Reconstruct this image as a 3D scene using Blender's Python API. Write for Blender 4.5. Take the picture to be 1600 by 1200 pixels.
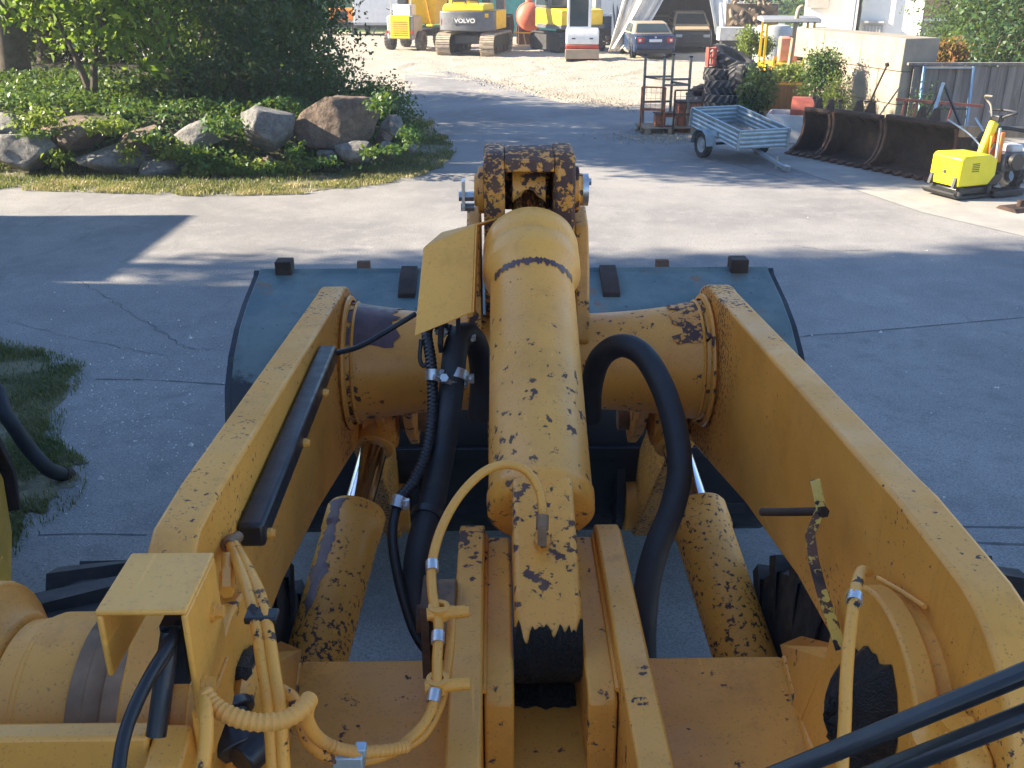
import bpy, math, random
import numpy as np
from mathutils import Vector, Matrix, noise as mnoise

for o in list(bpy.data.objects):
    bpy.data.objects.remove(o, do_unlink=True)
SC = bpy.context.scene
COL = SC.collection
R = math.radians

# ------------------------------------------------------------------ camera
CAM_H, PITCH, FPX = 3.2, R(22.8), 1520.0
cam_d = bpy.data.cameras.new('camera')
cam_d.sensor_width = 36.0
cam_d.lens = FPX / 1600 * 36
cam_d.clip_start = 0.05
cam_d.clip_end = 2000
cam = bpy.data.objects.new('camera', cam_d)
cam.location = (0, 0, CAM_H)
cam.rotation_euler = (math.pi / 2 - PITCH, 0, 0)
COL.objects.link(cam)
SC.camera = cam

# ------------------------------------------------------------------ light
SUN_EL, SUN_AZ = R(26), R(-4)         # sun stands low on the left
to_sun = Vector((-math.cos(SUN_AZ) * math.cos(SUN_EL), -math.sin(SUN_AZ) * math.cos(SUN_EL), math.sin(SUN_EL)))
world = bpy.data.worlds.new('World')
SC.world = world
world.use_nodes = True
wn = world.node_tree
wn.nodes.clear()
sky = wn.nodes.new('ShaderNodeTexSky')
sky.sky_type = 'NISHITA'
sky.sun_disc = False
sky.sun_elevation = SUN_EL
sky.sun_rotation = math.atan2(to_sun.x, to_sun.y)
sky.air_density = 1.0
sky.dust_density = 0.4
sky.ozone_density = 5.0
bg = wn.nodes.new('ShaderNodeBackground')
bg.inputs[1].default_value = 0.08
wo = wn.nodes.new('ShaderNodeOutputWorld')
wn.links.new(sky.outputs[0], bg.inputs[0])
wn.links.new(bg.outputs[0], wo.inputs[0])
sd = bpy.data.lights.new('sun', 'SUN')
sd.energy = 5.0
sd.angle = R(0.53)
sd.color = (1.0, 0.86, 0.66)
sun = bpy.data.objects.new('sun', sd)
sun.rotation_euler = to_sun.to_track_quat('Z', 'Y').to_euler()
sun.location = (-30, -2, 30)
COL.objects.link(sun)
SC.view_settings.view_transform = 'Standard'
SC.view_settings.look = 'None'
SC.view_settings.gamma = 1
SC.view_settings.exposure = 2.22
SC.view_settings.use_curve_mapping = False

# ------------------------------------------------------------------ photograph geometry -> world places
CP, SP = math.cos(PITCH), math.sin(PITCH)
def ray(px, py):
    t = (py - 600) / FPX
    return Vector(((px - 800) / FPX, CP - t * SP, -(SP + t * CP)))
def G(px, py, z=0.0):
    d = ray(px, py)
    return Vector((0, 0, CAM_H)) + d * ((CAM_H - z) / -d.z)
def PY(px, py, Y):
    d = ray(px, py)
    return Vector((0, 0, CAM_H)) + d * (Y / d.y)
def PZ(px, py, zc):
    return Vector((0, 0, CAM_H)) + ray(px, py) * zc

# ------------------------------------------------------------------ mesh helpers
def lerp(a, b, t): return a + (b - a) * t
def V(*a): return Vector(a)

class MB:
    def __init__(s): s.v = []; s.f = []
    def add(s, vs, fs, M=None):
        o = len(s.v)
        for p in vs:
            p = Vector(p)
            s.v.append(tuple(M @ p if M else p))
        for f in fs: s.f.append([i + o for i in f])
        return s
    def box(s, c, size, M=None, rz=0.0, rx=0.0, ry=0.0):
        x, y, z = size[0] / 2, size[1] / 2, size[2] / 2
        L = Matrix.Translation(Vector(c))
        if rz: L = L @ Matrix.Rotation(rz, 4, 'Z')
        if ry: L = L @ Matrix.Rotation(ry, 4, 'Y')
        if rx: L = L @ Matrix.Rotation(rx, 4, 'X')
        if M: L = M @ L
        return s.add([(-x,-y,-z),(x,-y,-z),(x,y,-z),(-x,y,-z),(-x,-y,z),(x,-y,z),(x,y,z),(-x,y,z)],
                     [(0,3,2,1),(4,5,6,7),(0,1,5,4),(1,2,6,5),(2,3,7,6),(3,0,4,7)], L)
    def bb(s, x0, x1, y0, y1, z0, z1, M=None):
        return s.box(((x0+x1)/2, (y0+y1)/2, (z0+z1)/2), (abs(x1-x0), abs(y1-y0), abs(z1-z0)), M)
    def bar(s, p0, p1, w, h=None, up=(0,0,1)):
        p0, p1 = Vector(p0), Vector(p1); h = h or w
        d = p1 - p0; n = d.length; d.normalize()
        u = Vector(up)
        if abs(d.dot(u)) > .95: u = Vector((1, 0, 0))
        a = d.cross(u).normalized(); b = a.cross(d).normalized()
        M = Matrix((( a.x, d.x, b.x, (p0.x+p1.x)/2), (a.y, d.y, b.y, (p0.y+p1.y)/2), (a.z, d.z, b.z, (p0.z+p1.z)/2), (0,0,0,1)))
        return s.box((0,0,0), (w, n, h), M)
    def lathe(s, prof, p0, d, n=24, cap0=True, cap1=True, M=None):
        p0 = Vector(p0); d = Vector(d).normalized()
        u = Vector((0,0,1)) if abs(d.z) < .9 else Vector((1,0,0))
        a = d.cross(u).normalized(); b = a.cross(d).normalized()
        vs, fs = [], []
        for (r, h) in prof:
            for k in range(n):
                t = 2*math.pi*k/n
                vs.append(p0 + d*h + (a*math.cos(t) + b*math.sin(t))*r)
        for i in range(len(prof)-1):
            for k in range(n):
                k2 = (k+1) % n
                fs.append((i*n+k, i*n+k2, (i+1)*n+k2, (i+1)*n+k))
        if cap0: fs.append(tuple(range(n-1, -1, -1)))
        if cap1: fs.append(tuple((len(prof)-1)*n + k for k in range(n)))
        return s.add(vs, fs, M)
    def cyl(s, p0, p1, r0, r1=None, n=20, M=None):
        p0, p1 = Vector(p0), Vector(p1)
        return s.lathe([(r0, 0), (r0 if r1 is None else r1, (p1-p0).length)], p0, p1-p0, n, M=M)
    def ring(s, p0, p1, ro, ri, n=28):
        p0, p1 = Vector(p0), Vector(p1); L = (p1-p0).length
        return s.lathe([(ri,0),(ro,0),(ro,L),(ri,L),(ri,0)], p0, p1-p0, n, False, False)
    def tube(s, pts, r, n=10, rfun=None, caps=True):
        pts = [Vector(p) for p in pts]
        N = len(pts); vs = []; fs = []
        tan = [(pts[min(i+1,N-1)] - pts[max(i-1,0)]).normalized() for i in range(N)]
        u = Vector((0,0,1)) if abs(tan[0].z) < .9 else Vector((1,0,0))
        a = tan[0].cross(u).normalized()
        for i in range(N):
            a = (a - tan[i]*a.dot(tan[i])).normalized()
            b = tan[i].cross(a)
            rr = rfun(i) if rfun else r
            for k in range(n):
                t = 2*math.pi*k/n
                vs.append(pts[i] + (a*math.cos(t) + b*math.sin(t))*rr)
        for i in range(N-1):
            for k in range(n):
                k2 = (k+1) % n
                fs.append((i*n+k, i*n+k2, (i+1)*n+k2, (i+1)*n+k))
        if caps:
            fs.append(tuple(range(n-1,-1,-1))); fs.append(tuple((N-1)*n+k for k in range(n)))
        return s.add(vs, fs)
    def prism(s, poly, x0, x1, M=None, axis='x'):
        n = len(poly)
        def mk(p, x): return (x, p[0], p[1]) if axis == 'x' else ((p[0], x, p[1]) if axis == 'y' else (p[0], p[1], x))
        vs = [mk(p, x0) for p in poly] + [mk(p, x1) for p in poly]
        fs = [tuple(range(n-1,-1,-1)), tuple(range(n, 2*n))]
        fs += [(i, (i+1) % n, n+(i+1) % n, n+i) for i in range(n)]
        return s.add(vs, fs, M)
    def shell(s, poly, x0, x1, th, M=None):      # open (y,z) line -> sheet of thickness th
        P = [Vector((p[0], p[1])) for p in poly]; n = len(P); off = []
        for i in range(n):
            d = (P[min(i+1,n-1)] - P[max(i-1,0)]).normalized()
            off.append(P[i] + Vector((-d.y, d.x))*th)
        return s.prism([tuple(p) for p in P] + [tuple(p) for p in reversed(off)], x0, x1, M)
    def sheet(s, pts, th, nrm):
        n = Vector(nrm).normalized()*th
        k = len(pts)
        vs = [Vector(p) for p in pts] + [Vector(p)+n for p in pts]
        fs = [tuple(range(k-1,-1,-1)), tuple(range(k,2*k))] + [(i,(i+1)%k,k+(i+1)%k,k+i) for i in range(k)]
        return s.add(vs, fs)
    def build(s, name, mat, parent=None, smooth=True, bevel=0.0, angle=38, seg=2):
        me = bpy.data.meshes.new(name)
        me.from_pydata(s.v, [], s.f); me.update()
        import bmesh
        bm = bmesh.new(); bm.from_mesh(me)
        bmesh.ops.recalc_face_normals(bm, faces=bm.faces)
        bm.to_mesh(me); bm.free()
        if smooth:
            me.polygons.foreach_set('use_smooth', [True]*len(me.polygons))
            me.set_sharp_from_angle(angle=R(angle))
        o = bpy.data.objects.new(name, me)
        if mat: me.materials.append(mat)
        COL.objects.link(o)
        if parent: o.parent = parent
        if bevel:
            m = o.modifiers.new('bevel', 'BEVEL'); m.width = bevel; m.segments = seg; m.limit_method = 'ANGLE'; m.angle_limit = R(35)
        return o

def spline(pts, n=8):
    P = [Vector(p) for p in pts]; P = [P[0]*2-P[1]] + P + [P[-1]*2-P[-2]]; out = []
    for i in range(1, len(P)-2):
        for k in range(n):
            t = k/n
            out.append(.5*((2*P[i]) + (-P[i-1]+P[i+1])*t + (2*P[i-1]-5*P[i]+4*P[i+1]-P[i+2])*t*t + (-P[i-1]+3*P[i]-3*P[i+1]+P[i+2])*t**3))
    out.append(P[-2]); return out

def tag(o, label, cat, group=None, kind=None):
    o['label'] = label; o['category'] = cat
    if group: o['group'] = group
    if kind: o['kind'] = kind
    return o
def thing(name, label, cat, loc=(0,0,0), rz=0.0, group=None):
    o = bpy.data.objects.new(name, None); o.empty_display_size = .2
    COL.objects.link(o); o.location = loc; o.rotation_euler = (0,0,rz)
    return tag(o, label, cat, group)
def struct(o): o['kind'] = 'structure'; return o
def stuff(o): o['kind'] = 'stuff'; return o
def copy_tree(o, parent=None):
    c = o.copy(); COL.objects.link(c); c.parent = parent
    for ch in list(o.children): copy_tree(ch, c)
    return c
def text_mesh(name, body, size, mat, parent, M, extrude=.004, shear=0.0, xs=1.0):
    cu = bpy.data.curves.new(name, 'FONT'); cu.body = body; cu.size = size; cu.extrude = extrude
    cu.align_x = 'CENTER'; cu.align_y = 'CENTER'; cu.shear = shear; cu.offset = size*.025
    t = bpy.data.objects.new(name, cu); COL.objects.link(t)
    bpy.context.view_layer.update()
    me = bpy.data.meshes.new_from_object(t.evaluated_get(bpy.context.evaluated_depsgraph_get()))
    bpy.data.objects.remove(t, do_unlink=True)
    me.transform(M @ Matrix.Diagonal((xs,1,1,1))); me.materials.clear(); me.materials.append(mat); me.name = name
    o = bpy.data.objects.new(name, me); COL.objects.link(o); o.parent = parent
    return o

# ------------------------------------------------------------------ materials
class NT:
    def __init__(s, name):
        s.m = bpy.data.materials.new(name); s.m.use_nodes = True
        s.t = s.m.node_tree; s.n = s.t.nodes; s.b = s.n['Principled BSDF']; s.co = s.n.new('ShaderNodeTexCoord').outputs['Object']
    def link(s, a, b): s.t.links.new(a, b)
    def put(s, sock, v):
        if isinstance(v, (int, float)): sock.default_value = v
        elif isinstance(v, (tuple, list)): sock.default_value = (*v, 1.0) if len(v) == 3 and len(sock.default_value) == 4 else v
        else: s.link(v, sock)
    def noise(s, scale, detail=4, rough=.6, dist=0.0, co=None):
        n = s.n.new('ShaderNodeTexNoise'); n.inputs['Scale'].default_value = scale; n.inputs['Detail'].default_value = detail
        n.inputs['Roughness'].default_value = rough; n.inputs['Distortion'].default_value = dist
        s.link(co or s.co, n.inputs['Vector']); return n.outputs['Fac']
    def vor(s, scale, feature='F1', co=None, out='Distance', rnd=1.0):
        n = s.n.new('ShaderNodeTexVoronoi'); n.feature = feature; n.inputs['Scale'].default_value = scale
        n.inputs['Randomness'].default_value = rnd
        s.link(co or s.co, n.inputs['Vector']); return n.outputs[out]
    def math(s, op, a, b=0.0, c=None):
        n = s.n.new('ShaderNodeMath'); n.operation = op; s.put(n.inputs[0], a); s.put(n.inputs[1], b)
        if c is not None: s.put(n.inputs[2], c)
        return n.outputs[0]
    def step(s, v, lo, hi, a=0.0, b=1.0):
        n = s.n.new('ShaderNodeMapRange'); n.interpolation_type = 'SMOOTHSTEP'; s.put(n.inputs[0], v)
        for i, x in enumerate((lo, hi, a, b)): s.put(n.inputs[i+1], x)
        return n.outputs[0]
    def mix(s, f, a, b):
        n = s.n.new('ShaderNodeMix'); n.data_type = 'RGBA'; s.put(n.inputs[0], f); s.put(n.inputs[6], a); s.put(n.inputs[7], b)
        return n.outputs[2]
    def bump(s, h, strength=.3, dist=.01, prev=None):
        n = s.n.new('ShaderNodeBump'); n.inputs['Strength'].default_value = strength; n.inputs['Distance'].default_value = dist
        s.put(n.inputs['Height'], h)
        if prev: s.link(prev, n.inputs['Normal'])
        return n.outputs[0]
    def mapping(s, sc=(1,1,1), rot=(0,0,0)):
        n = s.n.new('ShaderNodeMapping'); n.inputs['Scale'].default_value = sc; n.inputs['Rotation'].default_value = rot
        s.link(s.co, n.inputs[0]); return n.outputs[0]
    def sep(s, co=None):
        n = s.n.new('ShaderNodeSeparateXYZ'); s.link(co or s.co, n.inputs[0]); return n.outputs
    def fin(s, col=None, rough=None, metal=None, nrm=None, spec=None):
        if col is not None: s.put(s.b.inputs['Base Color'], col)
        if rough is not None: s.put(s.b.inputs['Roughness'], rough)
        if metal is not None: s.put(s.b.inputs['Metallic'], metal)
        if nrm is not None: s.link(nrm, s.b.inputs['Normal'])
        if spec is not None: s.b.inputs['Specular IOR Level'].default_value = spec
        return s.m
def sc3(c, k): return tuple(min(1, x*k) for x in c)

def simple(name, col, rough=.6, metal=0.0, var=.18, scale=4.0, bump=.1, bdist=.004, dirt=None, dirt_amt=.55, spec=None):
    t = NT(name)
    n = t.noise(scale, 5)
    c = t.mix(t.step(n, .3, .7), sc3(col, 1-var), sc3(col, 1+var))
    if dirt: c = t.mix(t.step(t.noise(scale*.6, 6, .7), dirt_amt, dirt_amt+.2), c, dirt)
    r = t.step(t.noise(scale*3, 3), .3, .7, max(0, rough-.08), min(1, rough+.08))
    return t.fin(c, r, metal, t.bump(t.noise(scale*12, 4), bump, bdist), spec)

def paint(name, col, chip=(.07,.032,.027), thr=.70, scale=34, mask=2.2, mamp=.35, rough=.42, dirt=.35, soft=.012, wear=None):
    """worn machine paint: chips down to dark primer, grime, faint orange peel"""
    t = NT(name)
    n1 = t.noise(scale, 5, .62); n2 = t.noise(mask, 4, .6, .4)
    val = t.math('ADD', n1, t.math('MULTIPLY', t.math('SUBTRACT', n2, .5), mamp*2))
    if wear:   # rubbed bare where the boom bends
        val = t.math('ADD', val, t.step(t.sep()[1], wear[0], wear[1], 0, wear[2]))
    ch = t.step(val, thr, thr+soft)
    base = t.mix(t.step(t.noise(1.7, 4), .3, .7), sc3(col, .86), sc3(col, 1.1))
    base = t.mix(t.math('MULTIPLY', t.step(t.noise(5, 8, .75), .5, .78), dirt), base, (col[0]*.42, col[1]*.33, col[2]*.35))
    strk = t.noise(14, 5, .7, co=t.mapping((1,1,.12)))
    base = t.mix(t.math('MULTIPLY', t.step(strk, .55, .75), dirt*.55), base, (col[0]*.55, col[1]*.48, col[2]*.6))
    base = t.mix(t.math('MULTIPLY', t.step(t.noise(170, 2), .62, .7), dirt*.8), base, (.08,.05,.03))
    sc_ = t.noise(60, 3, .5, co=t.mapping((1,.05,1), (.4,.2,.6)))
    base = t.mix(t.math('MULTIPLY', t.step(sc_, .68, .74), .4), base, sc3(col, 1.35))
    rim = t.math('SUBTRACT', t.step(val, thr-.03, thr), ch)
    base = t.mix(t.math('MULTIPLY', rim, .5), base, sc3(col, .55))
    chc = t.mix(t.step(t.noise(9, 3), .4, .65), chip, (.12,.055,.03))
    c = t.mix(ch, base, chc)
    r = t.math('ADD', t.step(t.noise(6, 4), .3, .7, rough-.06, rough+.16), t.math('MULTIPLY', ch, .25))
    b = t.bump(t.math('SUBTRACT', 1.0, ch), .5, .0015)
    b = t.bump(t.noise(95, 3), .07, .002, b)
    return t.fin(c, r, 0.0, b)

M = {}
OR = (.74, .315, .046)
M['paint'] = paint('loader_paint', OR, thr=.685, scale=30, dirt=.6)
M['paint_sp'] = paint('loader_paint_speckled', OR, thr=.645, scale=34, mamp=.2, dirt=.5)
M['paint_arm'] = paint('loader_paint_arm', OR, thr=.66, scale=75, mamp=.22, dirt=.5, wear=(2.5,3.05,.10))
M['paint_cyl'] = paint('loader_paint_cylinder', OR, thr=.595, scale=58, mamp=.22, dirt=.4)
M['paint_wn'] = paint('loader_paint_worn', OR, thr=.585, scale=32, mamp=.3, dirt=.5)
M['paint_hv'] = paint('loader_paint_heavy_wear', (.68,.27,.035), thr=.50, scale=42, mamp=.25, dirt=.8, chip=(.075,.035,.026))
M['paint_lt'] = paint('loader_paint_fresh', (.76,.345,.058), thr=.76, dirt=.4, rough=.35)
M['chip'] = simple('bare_primer', (.085,.04,.038), .45, var=.35, scale=14, dirt=(.2,.1,.05), dirt_amt=.62)
M['rubber'] = simple('rubber_hose', (.017,.017,.019), .62, var=.3, bump=.25, dirt=(.06,.055,.05), dirt_amt=.6)
M['blackm'] = simple('black_metal', (.016,.017,.02), .38, var=.3, scale=9, dirt=(.09,.08,.06), dirt_amt=.62)
M['cable'] = simple('black_cable', (.012,.012,.014), .45)
M['chrome'] = simple('chrome_rod', (.62,.64,.68), .09, 1.0, var=.04, bump=.01)
M['zinc'] = simple('zinc_clamp', (.5,.51,.52), .34, .8, var=.2, scale=20, dirt=(.3,.25,.16))
M['grease'] = simple('black_grease', (.008,.007,.006), .35, var=.4, scale=20, bump=.9, bdist=.012)
M['steelrust'] = simple('rusty_steel', (.11,.055,.03), .8, .2, var=.4, scale=7, dirt=(.03,.018,.012), bump=.4)
M['darkrust'] = simple('dark_rusty_steel', (.048,.028,.02), .78, .25, var=.4, scale=5, dirt=(.13,.055,.025), dirt_amt=.58, bump=.4)
M['drum'] = simple('worn_hub_steel', (.2,.115,.06), .6, .3, var=.35, scale=9, dirt=(.05,.03,.02))
M['tyre'] = simple('tyre_rubber', (.03,.029,.029), .8, var=.35, scale=6, dirt=(.075,.068,.06), dirt_amt=.5, bump=.4)
M['tyredust'] = simple('dusty_tyre_rubber', (.11,.104,.098), .9, var=.35, scale=6, dirt=(.2,.18,.15), dirt_amt=.5, bump=.4)
M['white'] = simple('white_paint', (.72,.72,.70), .45, var=.07, dirt=(.42,.4,.36), dirt_amt=.62)
M['offwhite'] = simple('dirty_white', (.58,.56,.52), .55, var=.12, dirt=(.3,.27,.22))
M['yellow'] = simple('machine_yellow', (.76,.50,.01), .4, var=.08, dirt=(.4,.3,.08), dirt_amt=.66)
M['lemon'] = simple('compactor_yellow', (.80,.66,.008), .38, var=.05, dirt=(.5,.4,.05), dirt_amt=.7)
M['ochre'] = simple('ochre_yellow', (.66,.36,.02), .45, var=.12, dirt=(.33,.2,.05))
M['greym'] = simple('grey_machine_paint', (.095,.10,.11), .45, var=.15, dirt=(.17,.16,.14))
M['lgrey'] = simple('light_grey_paint', (.36,.37,.37), .5, var=.12)
M['dark'] = simple('dark_parts', (.022,.023,.026), .6, var=.3)
M['orange'] = simple('orange_paint', (.66,.2,.02), .5, var=.15)
M['red'] = simple('red_paint', (.5,.055,.035), .5, var=.15)
M['salmon'] = simple('faded_red_tank', (.60,.14,.075), .6, var=.12, dirt=(.35,.2,.14), dirt_amt=.62)
M['glass'] = simple('dark_glass', (.03,.045,.05), .06, 0, var=.1, bump=0)
M['beige'] = simple('beige_panel', (.36,.28,.19), .35, var=.1)  # plain beige for car roofs, the van bonnet and small parts
M['carblue'] = simple('dark_blue_car_paint', (.016,.036,.085), .22, .1, var=.1, bump=.01)
M['carblack'] = simple('dark_car_plastic', (.02,.022,.026), .4, var=.2)
M['galv'] = simple('galvanised_steel', (.36,.43,.46), .42, .55, var=.14, scale=6, dirt=(.24,.25,.24), dirt_amt=.6)
M['trough'] = simple('dusty_bed', (.22,.2,.17), .9, var=.3)
M['concrete'] = simple('concrete_blocks', (.27,.23,.175), .9, var=.16, scale=2.2, dirt=(.22,.19,.15), dirt_amt=.56, bump=.5, bdist=.01)
M['wallwhite'] = simple('white_render', (.80,.78,.72), .9, var=.03, bump=.1)
M['wallpink'] = simple('pink_timber_cladding', (.42,.21,.165), .8, var=.15)
M['cladgrey'] = simple('grey_timber_cladding', (.33,.29,.26), .85, var=.15)
M['roofgrey'] = simple('grey_sheet', (.2,.21,.22), .6, var=.1)
M['rust_or'] = simple('rusty_orange_frame', (.36,.115,.045), .75, var=.3, scale=9, dirt=(.16,.07,.035))
M['greypost'] = simple('weathered_steel_post', (.21,.19,.155), .7, .3, var=.25)
M['tarp'] = simple('white_tarpaulin', (.70,.68,.63), .65, var=.1, scale=3, dirt=(.42,.39,.33), dirt_amt=.58, bump=.3, bdist=.02)
M['tentdark'] = simple('dark_blue_tent_cloth', (.028,.042,.07), .8, var=.2)
M['bluepaint'] = simple('pale_blue_paint', (.18,.31,.46), .6, var=.15)
M['teal'] = simple('teal_sheet', (.05,.30,.27), .6, var=.15)
M['logbark'] = simple('split_log', (.16,.12,.085), .9, var=.35)
M['amber'] = simple('amber_lens', (.7,.25,.02), .3)
M['redlens'] = simple('red_lens', (.4,.02,.02), .25)
M['plate'] = simple('number_plate', (.7,.72,.74), .5, var=.03)

def wood_mat(name, col, dark):
    t = NT(name)
    g = t.noise(9, 6, .65, .6, co=t.mapping((1.0, 1.0, .08)))
    c = t.mix(t.step(g, .35, .68), dark, col)
    oi = t.n.new('ShaderNodeObjectInfo').outputs['Random']
    c = t.mix(t.math('MULTIPLY', oi, .45), c, sc3(col, .55))
    return t.fin(c, .85, 0, t.bump(g, .5, .006))
M['fencewood'] = wood_mat('weathered_boards', (.25,.22,.195), (.12,.105,.098))
M['plank'] = wood_mat('raw_timber', (.40,.29,.19), (.25,.17,.1))
M['pallet'] = wood_mat('pallet_wood', (.42,.31,.2), (.24,.17,.11))
M['skipwood'] = wood_mat('ochre_steel_side', (.30,.16,.05), (.19,.10,.04))

def leaf_mat(name, c0, c1, c2, trans=.35):
    t = NT(name)
    rnd = t.n.new('ShaderNodeNewGeometry').outputs['Random Per Island']
    c = t.mix(t.step(rnd, 0, 1), c0, c1)
    c = t.mix(t.step(t.noise(1.3, 3), .42, .68), c, c2)
    t.fin(c, .5, 0); t.b.inputs['Specular IOR Level'].default_value = .35
    tr = t.n.new('ShaderNodeBsdfTranslucent'); t.link(t.mix(.5, c, (.28,.38,.03)), tr.inputs[0])
    ms = t.n.new('ShaderNodeMixShader'); ms.inputs[0].default_value = trans
    t.link(t.b.outputs[0], ms.inputs[1]); t.link(tr.outputs[0], ms.inputs[2])
    t.link(ms.outputs[0], t.n['Material Output'].inputs[0])
    return t.m
M['leaf_bright'] = leaf_mat('bright_leaves', (.08,.17,.02), (.16,.27,.03), (.24,.32,.04), .5)
M['leaf_dark'] = leaf_mat('dark_leaves', (.018,.05,.018), (.035,.085,.024), (.028,.07,.02), .25)
M['leaf_mid'] = leaf_mat('mid_leaves', (.032,.085,.022), (.065,.135,.03), (.05,.10,.025), .32)
M['leaf_ivy'] = leaf_mat('ground_cover_leaves', (.03,.085,.02), (.065,.15,.03), (.05,.11,.02), .25)
M['leaf_yel'] = leaf_mat('yellow_green_leaves', (.11,.17,.03), (.2,.25,.05), (.14,.18,.04), .4)
M['leaf_orange'] = leaf_mat('orange_leaves', (.30,.10,.03), (.36,.17,.05), (.12,.12,.03), .35)
M['grass'] = leaf_mat('grass_blades', (.085,.10,.035), (.22,.19,.09), (.07,.09,.03), .3)
M['grass_dry'] = leaf_mat('dry_grass_blades', (.36,.29,.13), (.5,.4,.2), (.2,.2,.07), .3)
M['bark'] = simple('bark', (.10,.075,.055), .9, var=.3, scale=8, bump=.7, bdist=.01)
M['soil'] = simple('mossy_soil', (.045,.045,.022), .95, var=.4, scale=3, bump=.6, bdist=.02)
def rock_mat(name, a, b):
    t = NT(name)
    c = t.mix(t.step(t.noise(5, 8, .7), .35, .68), a, b)
    c = t.mix(t.step(t.noise(45, 4, .7), .55, .7), c, sc3(b, 1.3))
    c = t.mix(t.step(t.noise(26, 6, .75), .56, .66), c, sc3(a, .55))
    c = t.mix(t.math('MULTIPLY', t.step(t.noise(2.3, 5), .55, .7), .6), c, (.07,.075,.045))
    h = t.math('ADD', t.noise(9, 9, .7), t.math('MULTIPLY', t.vor(7), .4))
    return t.fin(c, .9, 0, t.bump(h, 1.0, .07))
M['rock_grey'] = rock_mat('grey_granite', (.10,.10,.10), (.22,.215,.205))
M['rock_brown'] = rock_mat('brown_granite', (.105,.075,.055), (.21,.155,.115))
M['rock_pale'] = rock_mat('pale_stone', (.125,.12,.113), (.27,.26,.245))

def asphalt():
    t = NT('old_asphalt')
    big = t.noise(.35, 5, .6); mid = t.noise(2.6, 6, .7); fine = t.noise(55, 4, .75); vf = t.vor(120)
    c = t.mix(t.step(big, .35, .65), (.185,.18,.178), (.30,.288,.272))
    c = t.mix(t.math('MULTIPLY', t.step(mid, .45, .75), .55), c, (.37,.352,.328))
    c = t.mix(t.math('MULTIPLY', t.step(fine, .38, .66), .75), c, (.105,.103,.105))
    c = t.mix(t.math('MULTIPLY', t.step(t.vor(38, out='Distance'), .0, .16, 1, 0), .5), c, (.48,.47,.44))
    c = t.mix(t.math('MULTIPLY', t.step(t.noise(1.1, 7, .75), .56, .72), .4), c, (.19,.17,.15))
    c = t.mix(t.math('MULTIPLY', t.step(t.noise(.8, 8, .8, .6), .55, .75), .45), c, (.42,.40,.37))
    c = t.mix(t.math('MULTIPLY', t.step(t.noise(1.6, 6, .7, 1.2, co=t.mapping((1,.35,1),(0,0,.3))), .58, .72), .5), c, (.13,.125,.12))
    h = t.math('ADD', t.math('MULTIPLY', fine, .7), t.math('MULTIPLY', vf, .5))
    return t.fin(c, .88, 0, t.bump(h, .7, .006))
M['asphalt'] = asphalt()
def concrete_floor():
    t = NT('poured_concrete')
    c = t.mix(t.step(t.noise(.5, 6, .65), .35, .65), (.215,.21,.2), (.295,.287,.27))
    c = t.mix(t.math('MULTIPLY', t.step(t.noise(3.5, 8, .75), .45, .72), .6), c, (.15,.148,.145))
    c = t.mix(t.math('MULTIPLY', t.step(t.vor(30), 0, .2, 1, 0), .5), c, (.42,.41,.39))
    c = t.mix(t.math('MULTIPLY', t.step(t.noise(1.4, 7, .8, .8), .56, .72), .55), c, (.40,.385,.36))
    c = t.mix(t.math('MULTIPLY', t.step(t.noise(.9, 6, .75, 1.0), .56, .7), .5), c, (.12,.117,.113))
    f = t.noise(70, 4, .75)
    c = t.mix(t.math('MULTIPLY', t.step(f, .4, .66), .7), c, (.10,.098,.096))
    return t.fin(c, .88, 0, t.bump(f, .6, .006))
M['floor'] = concrete_floor()
def apron():
    t = NT('dusty_concrete')
    c = t.mix(t.step(t.noise(.7, 6, .65), .35, .65), (.25,.238,.215), (.335,.318,.285))
    c = t.mix(t.math('MULTIPLY', t.step(t.noise(2.5, 8, .75), .5, .75), .6), c, (.19,.175,.15))
    f = t.noise(40, 5, .75)
    c = t.mix(t.math('MULTIPLY', t.step(f, .4, .7), .3), c, (.18,.17,.155))
    return t.fin(c, .9, 0, t.bump(f, .6, .008))
M['apron'] = apron()
def gravel():
    t = NT('sandy_gravel')
    c = t.mix(t.step(t.noise(.6, 7, .7), .35, .65), (.33,.285,.22), (.43,.38,.305))
    c = t.mix(t.math('MULTIPLY', t.step(t.vor(9), .1, .5), .35), c, (.30,.25,.185))
    c = t.mix(t.math('MULTIPLY', t.step(t.noise(7, 8, .8), .5, .7), .5), c, (.5,.455,.39))
    h = t.math('ADD', t.noise(6, 8, .75), t.math('MULTIPLY', t.vor(14), .6))
    return t.fin(c, .95, 0, t.bump(h, .9, .05))
M['gravel'] = gravel()
M['meadow'] = simple('meadow_green', (.10,.17,.04), .95, var=.3, scale=.3)
def verge():
    t = NT('verge_soil')
    c = t.mix(t.step(t.noise(2.2, 7, .75), .38, .62), (.085,.085,.045), (.19,.165,.10))
    c = t.mix(t.math('MULTIPLY', t.step(t.noise(9, 7, .75), .5, .68), .7), c, (.26,.225,.13))
    return t.fin(c, .95, 0, t.bump(t.noise(25, 6, .7), .8, .02))
M['verge'] = verge()
M['joint'] = simple('dark_joint', (.10,.095,.09), .9)

# ================================================================== SETTING
def poly_sheet(name, pts, z, mat, parent=None, th=0.0):
    mb = MB()
    mb.add([(p[0], p[1], z) for p in pts], [tuple(range(len(pts)))])
    return mb.build(name, mat, parent, smooth=False)
def vnoise(x, y, s, seed=0):
    return mnoise.noise(Vector((x*s + seed*7.1, y*s - seed*3.3, seed*1.7)))

ground = struct(poly_sheet('ground', [(-200,-80),(200,-80),(200,160),(-200,160)], -0.03, M['gravel']))
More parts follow.
